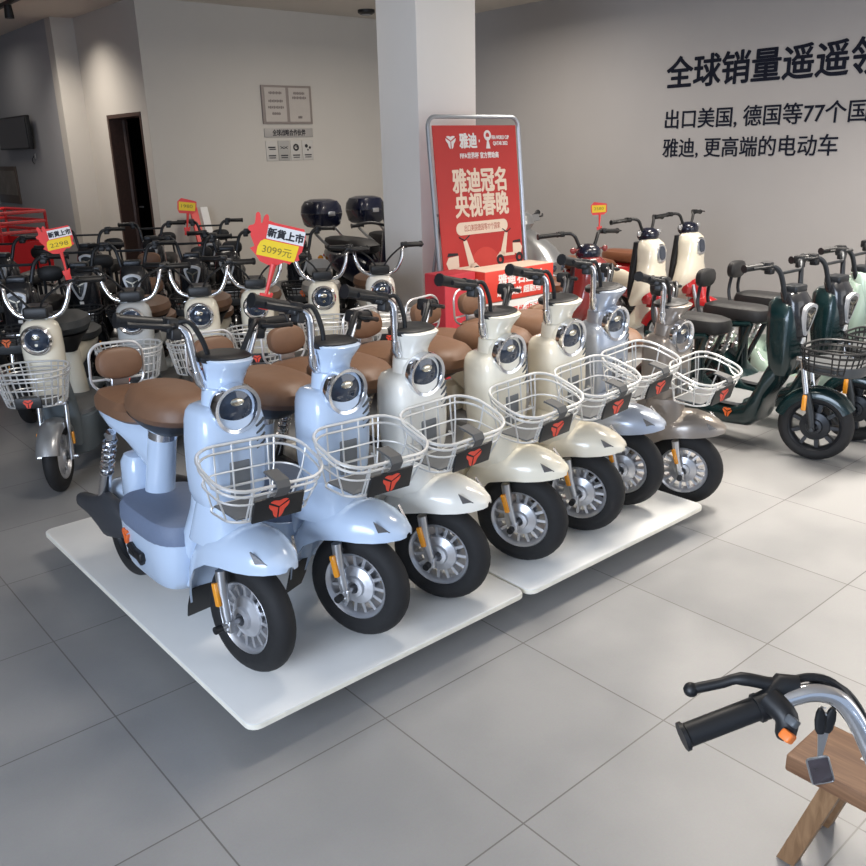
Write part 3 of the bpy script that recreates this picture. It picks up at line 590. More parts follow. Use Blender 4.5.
# ------------------------------------------------------------------ dark bike with a triangular lamp
def build_dark():
    t = empty('electric_bike', 'x', 'electric bike'); PX = -.10
    wheel(t, 0, 'front_wheel', blackalloy, PX, R0=.19, hw=.042, rim=.135, n=9, sp=.02)
    m = M()
    for y in (-.075, .075): m.tube([(-.085, y, .55), (-.045, y, .35)], .015, 12)
    m.box((-.085, 0, .56), (.03, .09, .012), .004); fk = steer(m.build('fork', chrome, t), PX)
    m = M()
    for y in (-.075, .075): m.tube([(-.05, y, .375), (-.02, y, .28), (0, y, .18)], [.021, .02, .014], 12)
    m.tube([(0, -.1, .19), (0, .1, .19)], .01, 10); m.build('fork_leg', mat('fork_grey', (.05, .055, .06), .35, metal=.5), fk)
    for y in (-.098, .098):
        m = M(); m.box((-.05, y, .33), (.012, .006, .042), .006); m.build('amber_reflector', amber, fk)
    arc = [((.215 * math.cos(a), 0, .19 + .215 * math.sin(a)), (math.cos(a), 0, math.sin(a)), .06, .055) for a in [R(k) for k in range(32, 170, 12)]]
    m = M(); m.loft(ushell(arc)); steer(m.build('front_fender', green, t), PX)
    # head: side panels + black nose
    m = M(); m.loft([sel(x, 0, z, a, b, 3, 26) for z, x, a, b in ((.45, -.19, .05, .09), (.50, -.19, .07, .105), (.62, -.20, .085, .112), (.74, -.205, .09, .108), (.82, -.21, .085, .098), (.85, -.215, .06, .07))]); m.build('head_panel', green, t)
    m = M(); m.loft([sel(x, 0, z, a, b, 2.6, 24) for z, x, a, b in ((.58, -.165, .03, .05), (.64, -.16, .05, .075), (.76, -.16, .06, .085), (.84, -.17, .062, .088), (.88, -.19, .055, .08), (.895, -.195, .04, .05))]); m.build('nose_cover', blackpaint, t)
    tri = [(-.062, .045), (-.048, .068), (0, .08), (.048, .068), (.062, .045), (.044, -.02), (.013, -.085), (-.013, -.085), (-.044, -.02)]
    tri = [tuple(p)[:2] for p in smooth([(a, b, 0) for a, b in tri], 3, True)]
    m = M(); u = (0, 1, 0); v = (.12, 0, .99); n = (.99, 0, -.12); m.prism(tri, (-.108, 0, .755), u, v, n, .02); lp = m.build('headlight', mat('lamp_ring_silver', (.72, .73, .75), .25, metal=.4), t)
    m = M(); m.prism([(a * .70, b * .76) for a, b in tri], (-.089, 0, .755), u, v, n, .003); m.build('headlight_lens', mat('lamp_dark', (.05, .055, .06), .1, coat=1, metal=.4), lp)
    m = M()
    for a0 in (90, 210, 330): c, s_ = math.cos(R(a0 + 180)), math.sin(R(a0 + 180)); m.prism([(-s_ * .006, c * .006), (c * .05 - s_ * .003, s_ * .05 + c * .003), (c * .05 + s_ * .003, s_ * .05 - c * .003), (s_ * .006, -c * .006)], (-.087, 0, .765), u, v, n, .004)
    m.build('headlight_reflector', bulbm, lp)
    m = M(); m.box((-.113, 0, .635), (.01, .014, .016), .003); m.build('nose_badge', paper, t)
    # bars
    m = M()
    for s in (-1, 1): m.tube(smooth([(-.19, s * .07, .84), (-.20, s * .085, .90), (-.215, s * .105, .98), (-.235, s * .13, 1.015), (-.26, s * .165, 1.025), (-.28, s * .19, 1.025)], 4), .0135, 10)
    m.box((-.19, 0, .90), (.045, .06, .02), .01); m.tube([(-.215, -.11, .985), (-.215, .11, .985)], .009, 8)
    hb = m.build('handlebar', blackalloy, t)
    for s in (-1, 1):
        m = M(); grip_bar(m, (-.275, s * .185, 1.025), (-.31, s * .305, 1.02), .017); m.build('grip', black, hb)
        m = M(); m.box((-.26, s * .17, 1.025), (.026, .024, .022), .008); m.box((-.25, s * .16, 1.0), (.02, .02, .016), .006); m.build('switch_pod', black, hb)
        m = M(); m.tube(smooth([(-.24, s * .17, 1.03), (-.22, s * .21, 1.03), (-.26, s * .30, 1.025)], 4), .0065, 7); m.build('brake_lever', black, hb)
    # basket
    m = M(); basket_wires(m, -.075, .235, .165, .515, .63, .03, .004, 3, 6); bk = m.build('basket', black, t)
    m = M(); m.loft([rrect(.09, 0, z, .14 + i, .125 + i, .09) for z, i in ((.50, -.01), (.51, 0), (.55, .006), (.555, .004))]); m.build('basket_tray', mat('basket_grey', (.055, .06, .065), .5), bk)
    m = M(); emblem(m, (.24, 0, .575), (0, 1, 0), (0, 0, 1), (1, 0, 0), .03); m.build('badge_emblem', emorange, bk)
    # body
    m = M(); m.loft([selx(x, 0, z, b, d, 3, 24) for x, z, b, d in ((-.20, .47, .09, .08), (-.25, .40, .11, .10), (-.28, .30, .12, .13), (-.33, .215, .135, .085), (-.42, .19, .145, .065), (-.60, .19, .15, .07), (-.70, .22, .14, .10), (-.78, .30, .11, .12))]); bd = m.build('footboard_body', green, t)
    for s in (-1, 1):
        m = M(); emblem(m, (-.42, s * .149, .215), (-s, 0, 0), (0, 0, 1), (0, s, 0), .03); m.build('side_emblem', emorange, bd)
    m = M(); m.loft([sel(-.50, 0, z, a, b, 3.2, 24) for z, a, b in ((.252, .19, .135), (.268, .19, .135), (.275, .17, .12))]); m.build('foot_mat', matgrey, bd)
    m = M()
    m.tube([(-.70, 0, .30), (-.72, 0, .60)], .03, 12); m.tube(smooth([(-.62, -.09, .60), (-.78, -.10, .58), (-.90, -.10, .55), (-1.02, -.09, .56)], 4), .018, 8); m.tube(smooth([(-.62, .09, .60), (-.78, .10, .58), (-.90, .10, .55), (-1.02, .09, .56)], 4), .018, 8)
    m.tube([(-.62, -.09, .60), (-.72, -.06, .34)], .016, 8); m.tube([(-.62, .09, .60), (-.72, .06, .34)], .016, 8); m.tube([(-.74, -.09, .34), (-.95, -.10, .19)], .022, 8); m.tube([(-.74, .09, .34), (-.95, .10, .19)], .022, 8)
    m.build('frame', green, t)
    m = M(); m.loft([sel(-.76 + x, 0, z, a, b, 3, 28) for z, x, a, b in ((.60, 0, .19, .08), (.615, 0, .215, .105), (.65, 0, .22, .112), (.68, 0, .21, .10), (.695, 0, .17, .07))]); m.build('saddle', blackseat, t)
    m = M(); m.T = Matrix.Translation((-1.0, 0, .83)); m.loft([selx(x, 0, 0, b, d, 2.8, 24) for x, b, d in ((-.025, .075, .042), (-.015, .088, .055), (.015, .088, .055), (.025, .075, .042))]); br = m.build('backrest', blackseat, t)
    m = M()
    for s in (-1, 1): m.tube(smooth([(-1.0, s * .05, .80), (-1.01, s * .055, .70), (-.98, s * .07, .62), (-.90, s * .09, .57)], 4), .011, 8)
    m.build('backrest_rail', blackalloy, br)
    wheel(t, -.96, 'rear_wheel', blackalloy, R0=.19, hw=.042, rim=.125, n=9, sp=.02)
    arc = [((-.96 + .215 * math.cos(a), 0, .19 + .215 * math.sin(a)), (math.cos(a), 0, math.sin(a)), .062, .055) for a in [R(k) for k in range(30, 165, 14)]]
    m = M(); m.loft(ushell(arc)); m.build('rear_fender', green, t)
    for s in (-1, 1):
        a, b = Vector((-.84, s * .10, .57)), Vector((-.93, s * .11, .25)); m = M(); m.tube([a, b], .011, 8); m.tube([a + (b - a) * .6, b], .019, 8); coil(m, a + (b - a) * .08, a + (b - a) * .64, .021, 6, .005); m.build('shock_absorber', steel, t)
    return t

# ------------------------------------------------------------------ retro scooter along the right wall
def build_retro():
    t = empty('electric_scooter', 'x', 'electric scooter'); PX = -.10
    wheel(t, 0, 'front_wheel', alloy, PX, R0=.18, hw=.042, rim=.12, n=10, sp=.016)
    m = M()
    for y in (-.07, .07): m.tube([(-.08, y, .48), (0, y, .18)], .016, 10)
    steer(m.build('fork', steel, t), PX)
    arc = [((.21 * math.cos(a), 0, .18 + .21 * math.sin(a)), (math.cos(a), 0, math.sin(a)), .07, .08) for a in [R(k) for k in range(18, 172, 12)]]
    m = M(); m.loft(ushell(arc)); m.loft([sel(-.07, 0, z, a, b, 2.4) for z, a, b in ((.37, .10, .06), (.45, .075, .06), (.50, .06, .05))]); steer(m.build('front_fender', redp, t), PX)
    # shield: tall, waisted, leaning back
    m = M(); m.loft([sel(x, 0, z, a, b, 2.7, 30) for z, x, a, b in ((.38, -.23, .03, .14), (.42, -.22, .05, .165), (.50, -.17, .085, .175), (.58, -.15, .095, .16), (.66, -.155, .09, .13), (.74, -.155, .095, .115), (.82, -.155, .10, .112), (.875, -.165, .088, .10), (.905, -.175, .06, .075), (.915, -.18, .04, .05))]); sh = m.build('front_shield', cream, t)
    m = M(); m.loft([sel(-.255, 0, z, a, b, 2.7, 24) for z, a, b in ((.36, .03, .13), (.52, .035, .155), (.66, .04, .13), (.80, .045, .095), (.88, .04, .085))]); m.build('inner_shield', black, sh)
    m = M(); m.loft([sel(-.13 + x, 0, z, a, b, 2.5, 24) for z, x, a, b in ((.40, .0, .05, .09), (.46, 0, .075, .115), (.53, -.01, .065, .10), (.58, -.02, .03, .06))]); m.build('apron', redp, t)
    m = M(); m.T = Matrix.Translation((-.074, 0, .80)) @ Matrix.Rotation(R(-8), 4, 'Y'); m.loft([selx(x, 0, 0, b, d, 2.8, 24) for x, b, d in ((-.03, .055, .07), (.012, .058, .073), (.02, .051, .066))]); hl = m.build('headlight', steel, t)
    m = M(); m.T = Matrix.Translation((-.074, 0, .80)) @ Matrix.Rotation(R(-8), 4, 'Y'); m.loft([selx(x, 0, 0, b, d, 2.8, 24) for x, b, d in ((.012, .046, .061), (.025, .036, .05))]); m.build('headlight_lens', lens, hl)
    m = M(); m.ball((-.20, 0, .935), (.085, .085, .06), 20, 10, 2.2); ds = m.build('dash_cover', navy, t)
    m = M(); m.lathe([(.018, 0), (.018, .006)], (-.135, 0, .945), (1, 0, .4), 12); m.build('dash_badge', steel, ds)
    m = M()
    for s in (-1, 1): m.tube(smooth([(-.21, s * .05, .95), (-.215, s * .075, 1.0), (-.225, s * .10, 1.05), (-.25, s * .13, 1.065), (-.28, s * .21, 1.06)], 4), .012, 10)
    hb = m.build('handlebar', black, t)
    for s in (-1, 1):
        m = M(); grip_bar(m, (-.275, s * .2, 1.06), (-.31, s * .34, 1.05), .016); m.build('grip', black, hb)
        m = M(); m.box((-.265, s * .18, 1.063), (.022, .02, .018), .007); m.build('switch_pod', black, hb)
        m = M(); m.tube(smooth([(-.25, s * .18, 1.065), (-.23, s * .23, 1.065), (-.26, s * .33, 1.055)], 4), .006, 7); m.build('brake_lever', black, hb)
        m = M(); m.tube([(-.21, s * .06, .96), (-.20, s * .125, .955)], .006, 6); m.lathe([(.006, -.014), (.02, -.006), (.022, .006), (.014, .012)], (-.19, s * .135, .955), 'x', 14); m.build('indicator_lamp', mat('indicator_cap', (.45, .45, .46), .3, metal=.6), t)
    # floor, rear body, seat
    m = M(); m.loft([selx(x, 0, z, b, d, 3, 20) for x, z, b, d in ((-.22, .30, .10, .10), (-.28, .22, .125, .06), (-.45, .20, .135, .055), (-.60, .22, .13, .07), (-.66, .28, .11, .10))]); m.build('footboard_body', cream, t)
    m = M(); m.loft([selx(x, 0, z, b, d, 2.6, 24) for x, z, b, d in ((-.56, .44, .06, .10), (-.62, .44, .11, .16), (-.74, .45, .145, .17), (-.90, .47, .15, .145), (-1.04, .50, .12, .10), (-1.14, .53, .06, .04))]); rb = m.build('rear_body', redp, t)
    for s in (-1, 1):
        m = M(); m.ball((-.80, s * .128, .47), (.16, .03, .09), 18, 8); m.build('side_panel', cream, rb)
    m = M(); m.loft([sel(-.80 + x, 0, z, a, b, 2.8, 28) for z, x, a, b in ((.61, 0, .24, .09), (.63, 0, .27, .12), (.67, 0, .275, .125), (.70, -.01, .25, .11), (.715, -.02, .19, .07))]); m.build('saddle', darkbrown, t)
    m = M(); m.tube(smooth([(-1.0, -.10, .62), (-1.12, -.09, .68), (-1.15, 0, .70), (-1.12, .09, .68), (-1.0, .10, .62)], 5), .011, 8); m.build('grab_rail', chrome, t)
    wheel(t, -.90, 'rear_wheel', alloy, R0=.18, hw=.042, rim=.12, n=10, sp=.016)
    m = M(); m.tube([(-.62, -.1, .22), (-.9, -.09, .18)], .025, 8); m.tube([(-.62, .1, .22), (-.9, .09, .18)], .025, 8); m.build('swingarm', black, t)
    return t

# ------------------------------------------------------------------ other vehicles
def build_tourer():
    t = empty('touring_scooter', 'x', 'electric scooter'); PX = -.1
    wheel(t, 0, 'front_wheel', blackalloy, PX, R0=.22, hw=.05, rim=.15, n=8, sp=.02)
    m = M()
    for y in (-.08, .08): m.tube([(-.14, y, .62), (0, y, .22)], .02, 10)
    m.build('fork', steel, t)
    m = M(); m.loft(ushell([((.25 * math.cos(a), 0, .22 + .25 * math.sin(a)), (math.cos(a), 0, math.sin(a)), .075, .07) for a in [R(k) for k in range(30, 165, 14)]])); m.build('front_fender', navy, t)
    m = M(); m.loft([sel(x, 0, z, a, b, 2.6, 26) for z, x, a, b in ((.36, -.30, .05, .15), (.45, -.26, .09, .20), (.60, -.20, .13, .20), (.75, -.19, .15, .17), (.88, -.22, .12, .13), (.98, -.26, .06, .09))]); fa = m.build('fairing', navy, t)
    m = M(); m.loft([selx(x, 0, .74, b, d, 2.6, 20) for x, b, d in ((-.08, .11, .05), (-.045, .10, .045), (-.035, .07, .03))]); m.build('headlight', lens, fa)
    for s in (-1, 1):
        m = M(); m.ball((-.12, s * .15, .64), (.03, .02, .03), 12, 6); m.build('amber_indicator', amber, fa)
    m = M(); m.loft([sel(-.24 + x, 0, z, .012, b, 3, 20) for z, x, b in ((.95, 0, .12), (1.08, -.04, .12), (1.18, -.08, .09))]); m.build('windscreen', black, t)
    m = M(); m.tube(smooth([(-.42, -.36, .98), (-.34, -.2, 1.0), (-.30, 0, .96), (-.34, .2, 1.0), (-.42, .36, .98)], 5), .014, 8); hb = m.build('handlebar', black, t)
    for s in (-1, 1):
        m = M(); grip_bar(m, (-.38, s * .26, .985), (-.42, s * .37, .978), .018); m.build('grip', black, hb)
    m = M(); m.loft([selx(x, 0, z, b, d, 3, 20) for x, z, b, d in ((-.30, .36, .13, .12), (-.40, .27, .16, .07), (-.65, .26, .17, .07), (-.75, .34, .15, .14))]); m.build('footboard_body', black, t)
    m = M(); m.loft([selx(x, 0, z, b, d, 2.6, 22) for x, z, b, d in ((-.62, .50, .10, .13), (-.72, .52, .15, .18), (-.95, .56, .17, .16), (-1.2, .60, .14, .12), (-1.36, .63, .06, .06))]); rb = m.build('rear_body', navy, t)
    m = M(); m.ball((-1.36, 0, .62), (.03, .07, .035), 14, 7); m.build('tail_lamp', redp, rb)
    for s in (-1, 1):
        m = M(); m.ball((-1.32, s * .13, .60), (.03, .03, .03), 12, 6); m.build('amber_indicator', amber, rb)
    m = M(); m.loft([sel(-.95 + x, 0, z, a, b, 2.8, 26) for z, x, a, b in ((.68, 0, .34, .11), (.70, 0, .38, .15), (.76, 0, .38, .155), (.80, -.04, .33, .14), (.815, -.08, .24, .09))]); m.build('saddle', blackseat, t)
    m = M(); m.tube(smooth([(-1.1, -.15, .72), (-1.3, -.14, .80), (-1.42, -.12, .88), (-1.42, .12, .88), (-1.3, .14, .80), (-1.1, .15, .72)], 4), .014, 8); m.build('luggage_rack', steel, t)
    m = M(); m.loft([rrect(-1.45, 0, z, a, b, .08) for z, a, b in ((.895, .14, .13), (.92, .16, .155), (1.0, .175, .17), (1.03, .18, .175))]); tb = m.build('top_box', navy, t)
    m = M(); m.loft([rrect(-1.45, 0, z, a, b, .09) for z, a, b in ((1.035, .182, .177), (1.10, .175, .168), (1.15, .15, .145), (1.17, .10, .10))]); m.build('top_box_lid', navy, tb)
    m = M(); m.box((-1.265, 0, 1.03), (.008, .04, .022), .004); m.build('latch', steel, tb)
    wheel(t, -1.15, 'rear_wheel', blackalloy, R0=.22, hw=.055, rim=.15, n=8, sp=.02)
    m = M(); m.tube([(-.70, -.12, .3), (-1.15, -.10, .22)], .03, 8); m.tube([(-.70, .12, .3), (-1.15, .10, .22)], .03, 8); m.tube([(-1.08, -.12, .60), (-1.15, -.12, .24)], .02, 8); m.tube([(-1.08, .12, .60), (-1.15, .12, .24)], .02, 8); m.build('swingarm', black, t)
    return t

def build_sport():
    t = empty('sport_scooter', 'x', 'electric scooter'); PX = -.1
    wheel(t, 0, 'front_wheel', blackalloy, PX, R0=.21, hw=.05, rim=.14, n=6, sp=.024)
    m = M()
    for y in (-.08, .08): m.tube([(-.12, y, .55), (0, y, .21)], .02, 10)
    m.build('fork', steel, t)
    m = M(); m.loft(ushell([((.24 * math.cos(a), 0, .21 + .24 * math.sin(a)), (math.cos(a), 0, math.sin(a)), .075, .07) for a in [R(k) for k in range(25, 160, 14)]])); m.build('front_fender', black, t)
    m = M(); m.loft([sel(x, 0, z, a, b, 2.3, 28) for z, x, a, b in ((.40, -.30, .04, .13), (.52, -.24, .09, .19), (.66, -.13, .17, .21), (.76, -.12, .19, .19), (.86, -.17, .15, .15), (.95, -.24, .09, .11), (1.0, -.28, .04, .06))]); fa = m.build('fairing', silverp, t)
    for s in (-1, 1):
        m = M(); m.T = Matrix.Translation((.0, s * .085, .71)) @ Matrix.Rotation(s * R(38), 4, 'Z') @ Matrix.Rotation(R(-20), 4, 'Y'); m.ball((0, 0, 0), (.05, .075, .04), 18, 9, 2.4); hl = m.build('headlight', lens, fa)
        m = M(); m.tube(smooth([(.075, s * .02, .66), (.055, s * .10, .665), (-.02, s * .18, .69)], 4), .008, 7); m.build('chrome_trim', chrome, fa)
    m = M(); m.loft([sel(x, 0, z, a, b, 2.4, 24) for z, x, a, b in ((.98, -.30, .05, .06), (1.04, -.30, .09, .10), (1.10, -.31, .08, .10), (1.13, -.32, .05, .06))]); m.loft([[(x, y * k, z) for x, z in ((-.28, 1.05), (-.36, 1.03), (-.38, 1.08), (-.30, 1.10))] for y, k in ((.05, -1), (.24, -1))][::-1]); m.loft([[(x, y, z) for x, z in ((-.28, 1.05), (-.36, 1.03), (-.38, 1.08), (-.30, 1.10))] for y in (.05, .24)]); hb = m.build('handlebar_cowl', silverp, t)
    for s in (-1, 1):
        m = M(); grip_bar(m, (-.34, s * .22, 1.075), (-.40, s * .39, 1.10), .018); m.build('grip', black, hb)
        m = M(); m.tube(smooth([(-.32, s * .22, 1.075), (-.29, s * .28, 1.08), (-.35, s * .38, 1.09)], 4), .007, 7); m.build('brake_lever', black, hb)
    m = M(); m.loft([selx(x, 0, z, b, d, 3, 20) for x, z, b, d in ((-.30, .38, .12, .12), (-.40, .28, .15, .07), (-.65, .27, .16, .07), (-.75, .36, .14, .14))]); m.build('footboard_body', black, t)
    m = M(); m.loft([selx(x, 0, z, b, d, 2.6, 22) for x, z, b, d in ((-.62, .48, .10, .13), (-.74, .50, .14, .17), (-.95, .56, .16, .14), (-1.18, .62, .12, .10), (-1.34, .67, .05, .04))]); m.build('rear_body', silverp, t)
    m = M(); m.loft([sel(-.95 + x, 0, z, a, b, 2.8, 26) for z, x, a, b in ((.66, 0, .32, .10), (.68, 0, .36, .14), (.73, 0, .36, .145), (.77, -.04, .30, .12), (.78, -.08, .2, .08))]); m.build('saddle', blackseat, t)
    wheel(t, -1.12, 'rear_wheel', blackalloy, R0=.21, hw=.05, rim=.14, n=6, sp=.024)
    m = M(); m.tube([(-.7, -.11, .3), (-1.12, -.09, .21)], .03, 8); m.tube([(-.7, .11, .3), (-1.12, .09, .21)], .03, 8); m.build('swingarm', black, t)
    return t

def build_tricycle():
    t = empty('cargo_tricycle', 'x', 'electric tricycle')
    m = M(); m.box((-1.3, 0, .42), (.75, .50, .03)); m.box((-1.3, .49, .62), (.75, .012, .18)); m.box((-1.3, -.49, .62), (.75, .012, .18)); m.box((-2.04, 0, .62), (.012, .49, .18)); m.box((-.56, 0, .62), (.012, .49, .18))
    bed = m.build('cargo_bed', redp, t)
    m = M()
    for z in (.90, 1.0, 1.10):
        m.tube([(-2.04, -.49, z), (-.56, -.49, z), (-.56, .49, z), (-2.04, .49, z)], .018, 8, True)
    for x in (-2.04, -1.55, -1.05, -.56):
        for y in (-.49, .49): m.tube([(x, y, .78), (x, y, 1.10)], .016, 8)
    m.build('bed_rail', redp, bed)
    m = M(); m.tube(smooth([(-.55, 0, .36), (-.2, 0, .30), (.15, 0, .36), (.38, 0, .70)], 4), .045, 10); m.tube([(-2.0, -.3, .36), (-.3, -.3, .34)], .03, 8); m.tube([(-2.0, .3, .36), (-.3, .3, .34)], .03, 8); m.box((-.05, 0, .30), (.30, .26, .02)); m.build('frame', redp, t)
    m = M(); m.tube([(.38, 0, .72), (.50, -.0, .55)], .04, 10)
    for y in (-.09, .09): m.tube([(.42, y, .62), (.58, y, .24)], .02, 8)
    m.build('fork', steel, t)
    m = M(); m.loft([sel(x, 0, z, a, b, 2.6, 22) for z, x, a, b in ((.45, .40, .05, .20), (.65, .42, .09, .26), (.80, .40, .09, .24), (.95, .36, .05, .17))]); m.build('front_cowl', redp, t)
    m = M(); m.loft([sel(x, 0, z, .012, b, 3, 20) for z, x, b in ((.88, .40, .24), (1.05, .33, .27), (1.22, .26, .24), (1.30, .23, .16))]); m.build('windscreen', mat('tinted_screen', (.02, .024, .027), .15, coat=.6), t)
    m = M(); m.tube(smooth([(.18, -.38, .98), (.28, -.2, 1.0), (.32, 0, .94), (.28, .2, 1.0), (.18, .38, .98)], 5), .015, 8); m.build('handlebar', black, t)
    m = M(); m.loft([sel(-.32, 0, z, a, b, 3, 22) for z, a, b in ((.36, .16, .22), (.60, .17, .24), (.62, .2, .26), (.69, .19, .25), (.70, .15, .2))]); m.build('saddle', blackseat, t)
    for x, y, nm in ((.58, 0, 'front_wheel'), (-1.5, -.56, 'rear_wheel'), (-1.5, .56, 'rear_wheel')):
        tm = tyre_mesh(x, .24, .055, .16); tm.v = [(a, b + y, c) for a, b, c in tm.v]; ty = tm.build(nm, rubber, t)
        rm = rim_mesh(x, .24, .163, .14, .08, 8, .035, .02); rm.v = [(a, b + y, c) for a, b, c in rm.v]; rm.build('wheel_rim', steel, ty)
    m = M(); m.tube([(-1.5, -.55, .24), (-1.5, .55, .24)], .025, 10); m.box((-1.5, -.3, .32), (.05, .03, .08)); m.box((-1.5, .3, .32), (.05, .03, .08)); m.build('axle', black, t)
    return t

# ------------------------------------------------------------------ price signs: red hand-shaped card on a stick with a clip
def price_sign(loc, rz, roll, k, head, price, label, small=False):
    t = empty('price_sign', label, 'price sign', loc, rz, 'red price signs clipped to the bikes'); T = Matrix.Rotation(roll, 4, 'X') @ Matrix.Scale(k, 4)
    u, v, n = (0, 1, 0), (0, 0, 1), (1, 0, 0)
    out = [(-.125, .20), (-.13, .15), (-.10, .10), (-.12, .085), (-.09, .06), (-.06, .03), (-.02, .02), (.02, .02), (.06, .05), (.09, .045), (.10, .06), (.135, .075), (.125, .10), (.14, .12), (.145, .20), (.13, .235), (-.02, .235), (-.045, .24)]
    hand = [tuple(p)[:2] for p in smooth([(a_, b_, 0) for a_, b_ in [(-.055, .15), (-.05, .20), (-.054, .255), (-.066, .268), (-.078, .255), (-.082, .222), (-.088, .222), (-.096, .256), (-.108, .270), (-.120, .260), (-.118, .225), (-.122, .205), (-.142, .195), (-.146, .178), (-.128, .165), (-.112, .14), (-.085, .128)]], 3, True)]
    m = M(); m.T = T
    if small: out = [(-.10, .06), (-.08, .02), (.06, .02), (.10, .05), (.10, .15), (.06, .16), (-.06, .18), (-.10, .14)]
    m.prism(out, (0, 0, 0), u, v, n, .006)
    if not small: m.prism(hand, (.001, 0, 0), u, v, n, .008)
    bd = m.build('sign_board', signred, t)
    if not small:
        m = M(); m.T = T; m.prism([(-.05, .15), (.14, .15), (.14, .222), (-.05, .222)], (.006, 0, 0), u, v, n, .0015); m.build('white_panel', paper, bd)
        m = M(); m.T = T; add_text(m, head, .048, (.0082, -.046, .166), u, v, bold=.0022, ext=.0006, width=.182); m.build('heading', ink, bd)
        m = M(); m.T = T; m.prism([(-.085, .06), (.11, .06), (.115, .10), (.12, .145), (-.07, .145), (-.085, .10)], (.006, 0, 0), u, v, n, .0015); m.build('yellow_panel', signyel, bd)
    else:
        m = M(); m.T = T; m.prism([(-.085, .05), (.085, .05), (.09, .135), (-.085, .14)], (.006, 0, 0), u, v, n, .0015); m.build('yellow_panel', signyel, bd)
    m = M(); m.T = T; add_text(m, price, .05, (.0082, -.06, .08), u, v, bold=-.0008, ext=.0006, width=.15 if not small else .12); m.build('handwritten_price', mat('pen_brown', (.25, .17, .02), .6), bd)
    m = M(); m.T = T; m.tube([(.003, .01, .03), (.003, .004, -.08), (.003, 0, -.14)], [.016, .010, .009], 8); m.build('stick', signred, t)
    m = M(); m.T = T; m.box((0, 0, -.17), (.012, .026, .042), .006); m.prism([(-.032, -.13), (-.018, -.13), (0, -.16), (.024, -.118), (.036, -.122), (.026, -.165), (-.03, -.165)], (-.008, 0, 0), u, v, n, .016); m.build('clip', signred, t)
    return t

# ------------------------------------------------------------------ placing the bikes
DN = R(-90)
city = build_city(); round_ = build_round(); dark = build_dark(); retro = build_retro(); tourer = build_tourer(); sport = build_sport(); trike = build_tricycle()
bpy.context.view_layer.update(); index_children()

GA = 'city bikes in the front row'
rowA = [  # front axle x, y, ground, heading offset, steering, paint, label
    (1.02, 2.08, .12, 0, 10, blue, 'pale blue electric bike nearest the camera, at the left front corner of the white platform'),
    (1.375, 2.02, .12, 0, 22, blue, 'pale blue electric bike second from left in the front row'),
    (1.73, 2.015, .12, 0, 25, white, 'white electric bike third from left in the front row, last on the front platform'),
    (2.145, 2.02, .12, 0, 24, cream, 'cream electric bike fourth in the front row, first on the right-hand platform'),
    (2.51, 2.035, .12, 0, 24, ivory, 'ivory electric bike fifth in the front row, right of the cream one'),
    (2.84, 2.08, .12, 0, 24, silverblue, 'silver blue-grey electric bike sixth in the front row'),
    (3.285, 2.06, .0, 0, 26, taupe, 'taupe brown electric bike at the right end of the front row, standing on the floor')]
for i, (x, y, z, dh, st, col, lab) in enumerate(rowA):
    cm = {blue: col}
    if i >= 2: cm[matblue] = matgrey
    ln = R((3.5, 2, -1, -2.5, -3.5, -3.5, -3)[i]); z += .002 + max(math.sin(ln), 0) * .16 + abs(math.sin(ln)) * .02
    (first(city, (x, y, z), DN + R(dh), R(st), cm, lab, GA, lean=ln) if i == 0 else dup(city, (x, y, z), DN + R(dh), R(st), cm, lab, GA, lean=ln))

GB = 'round-headed bikes in the second row'
rowB = [
    (1.20, 4.36, -123, 0, cream, slateseat, 'cream round-headed bike with wire basket, leftmost, its front wheel on the tiles'),
    (1.73, 4.50, -123, 0, greybody and mat('paint_pale_grey', (.52, .53, .52), **PAINT), brown, 'pale grey round-headed bike behind the brown backrest of the front blue bike'),
    (2.06, 4.36, -123, 4, cream, brown, 'cream round-headed bike just above and behind the front blue bike, third in the second row'),
    (2.42, 4.38, -123, 0, cream, brown, 'cream round-headed bike directly behind the stick of the large red price sign'),
    (2.86, 4.34, -122, 0, cream, greyseat, 'cream round-headed bike right of the large red price sign'),
    (3.25, 4.27, -120, 0, white, brown, 'white round-headed bike at the right end of the second row, beside the pillar')]
for i, (x, y, h, st, col, seat, lab) in enumerate(rowB):
    cm = {cream: col, brown: seat}
    (first(round_, (x, y, 0), R(h), R(st), cm, lab, GB) if i == 0 else dup(round_, (x, y, 0), R(h), R(st), cm, lab, GB))

# the fifth of them has a grey backrest
rb5 = [o_ for o_ in bpy.data.objects if o_.get('label', '').startswith('cream round-headed bike right of')][0]
m = M(); m.T = Matrix.Translation((-.87, 0, .86)); m.loft([selx(x, 0, 0, b, d, 2.6, 24) for x, b, d in ((-.022, .07, .045), (-.012, .085, .06), (.012, .085, .06), (.022, .07, .045))]); br5 = m.build('backrest', greyseat, rb5)
m = M(); m.box((-.875, 0, .755), (.010, .03, .075), .005); m.build('backrest_post', greyseat, br5)
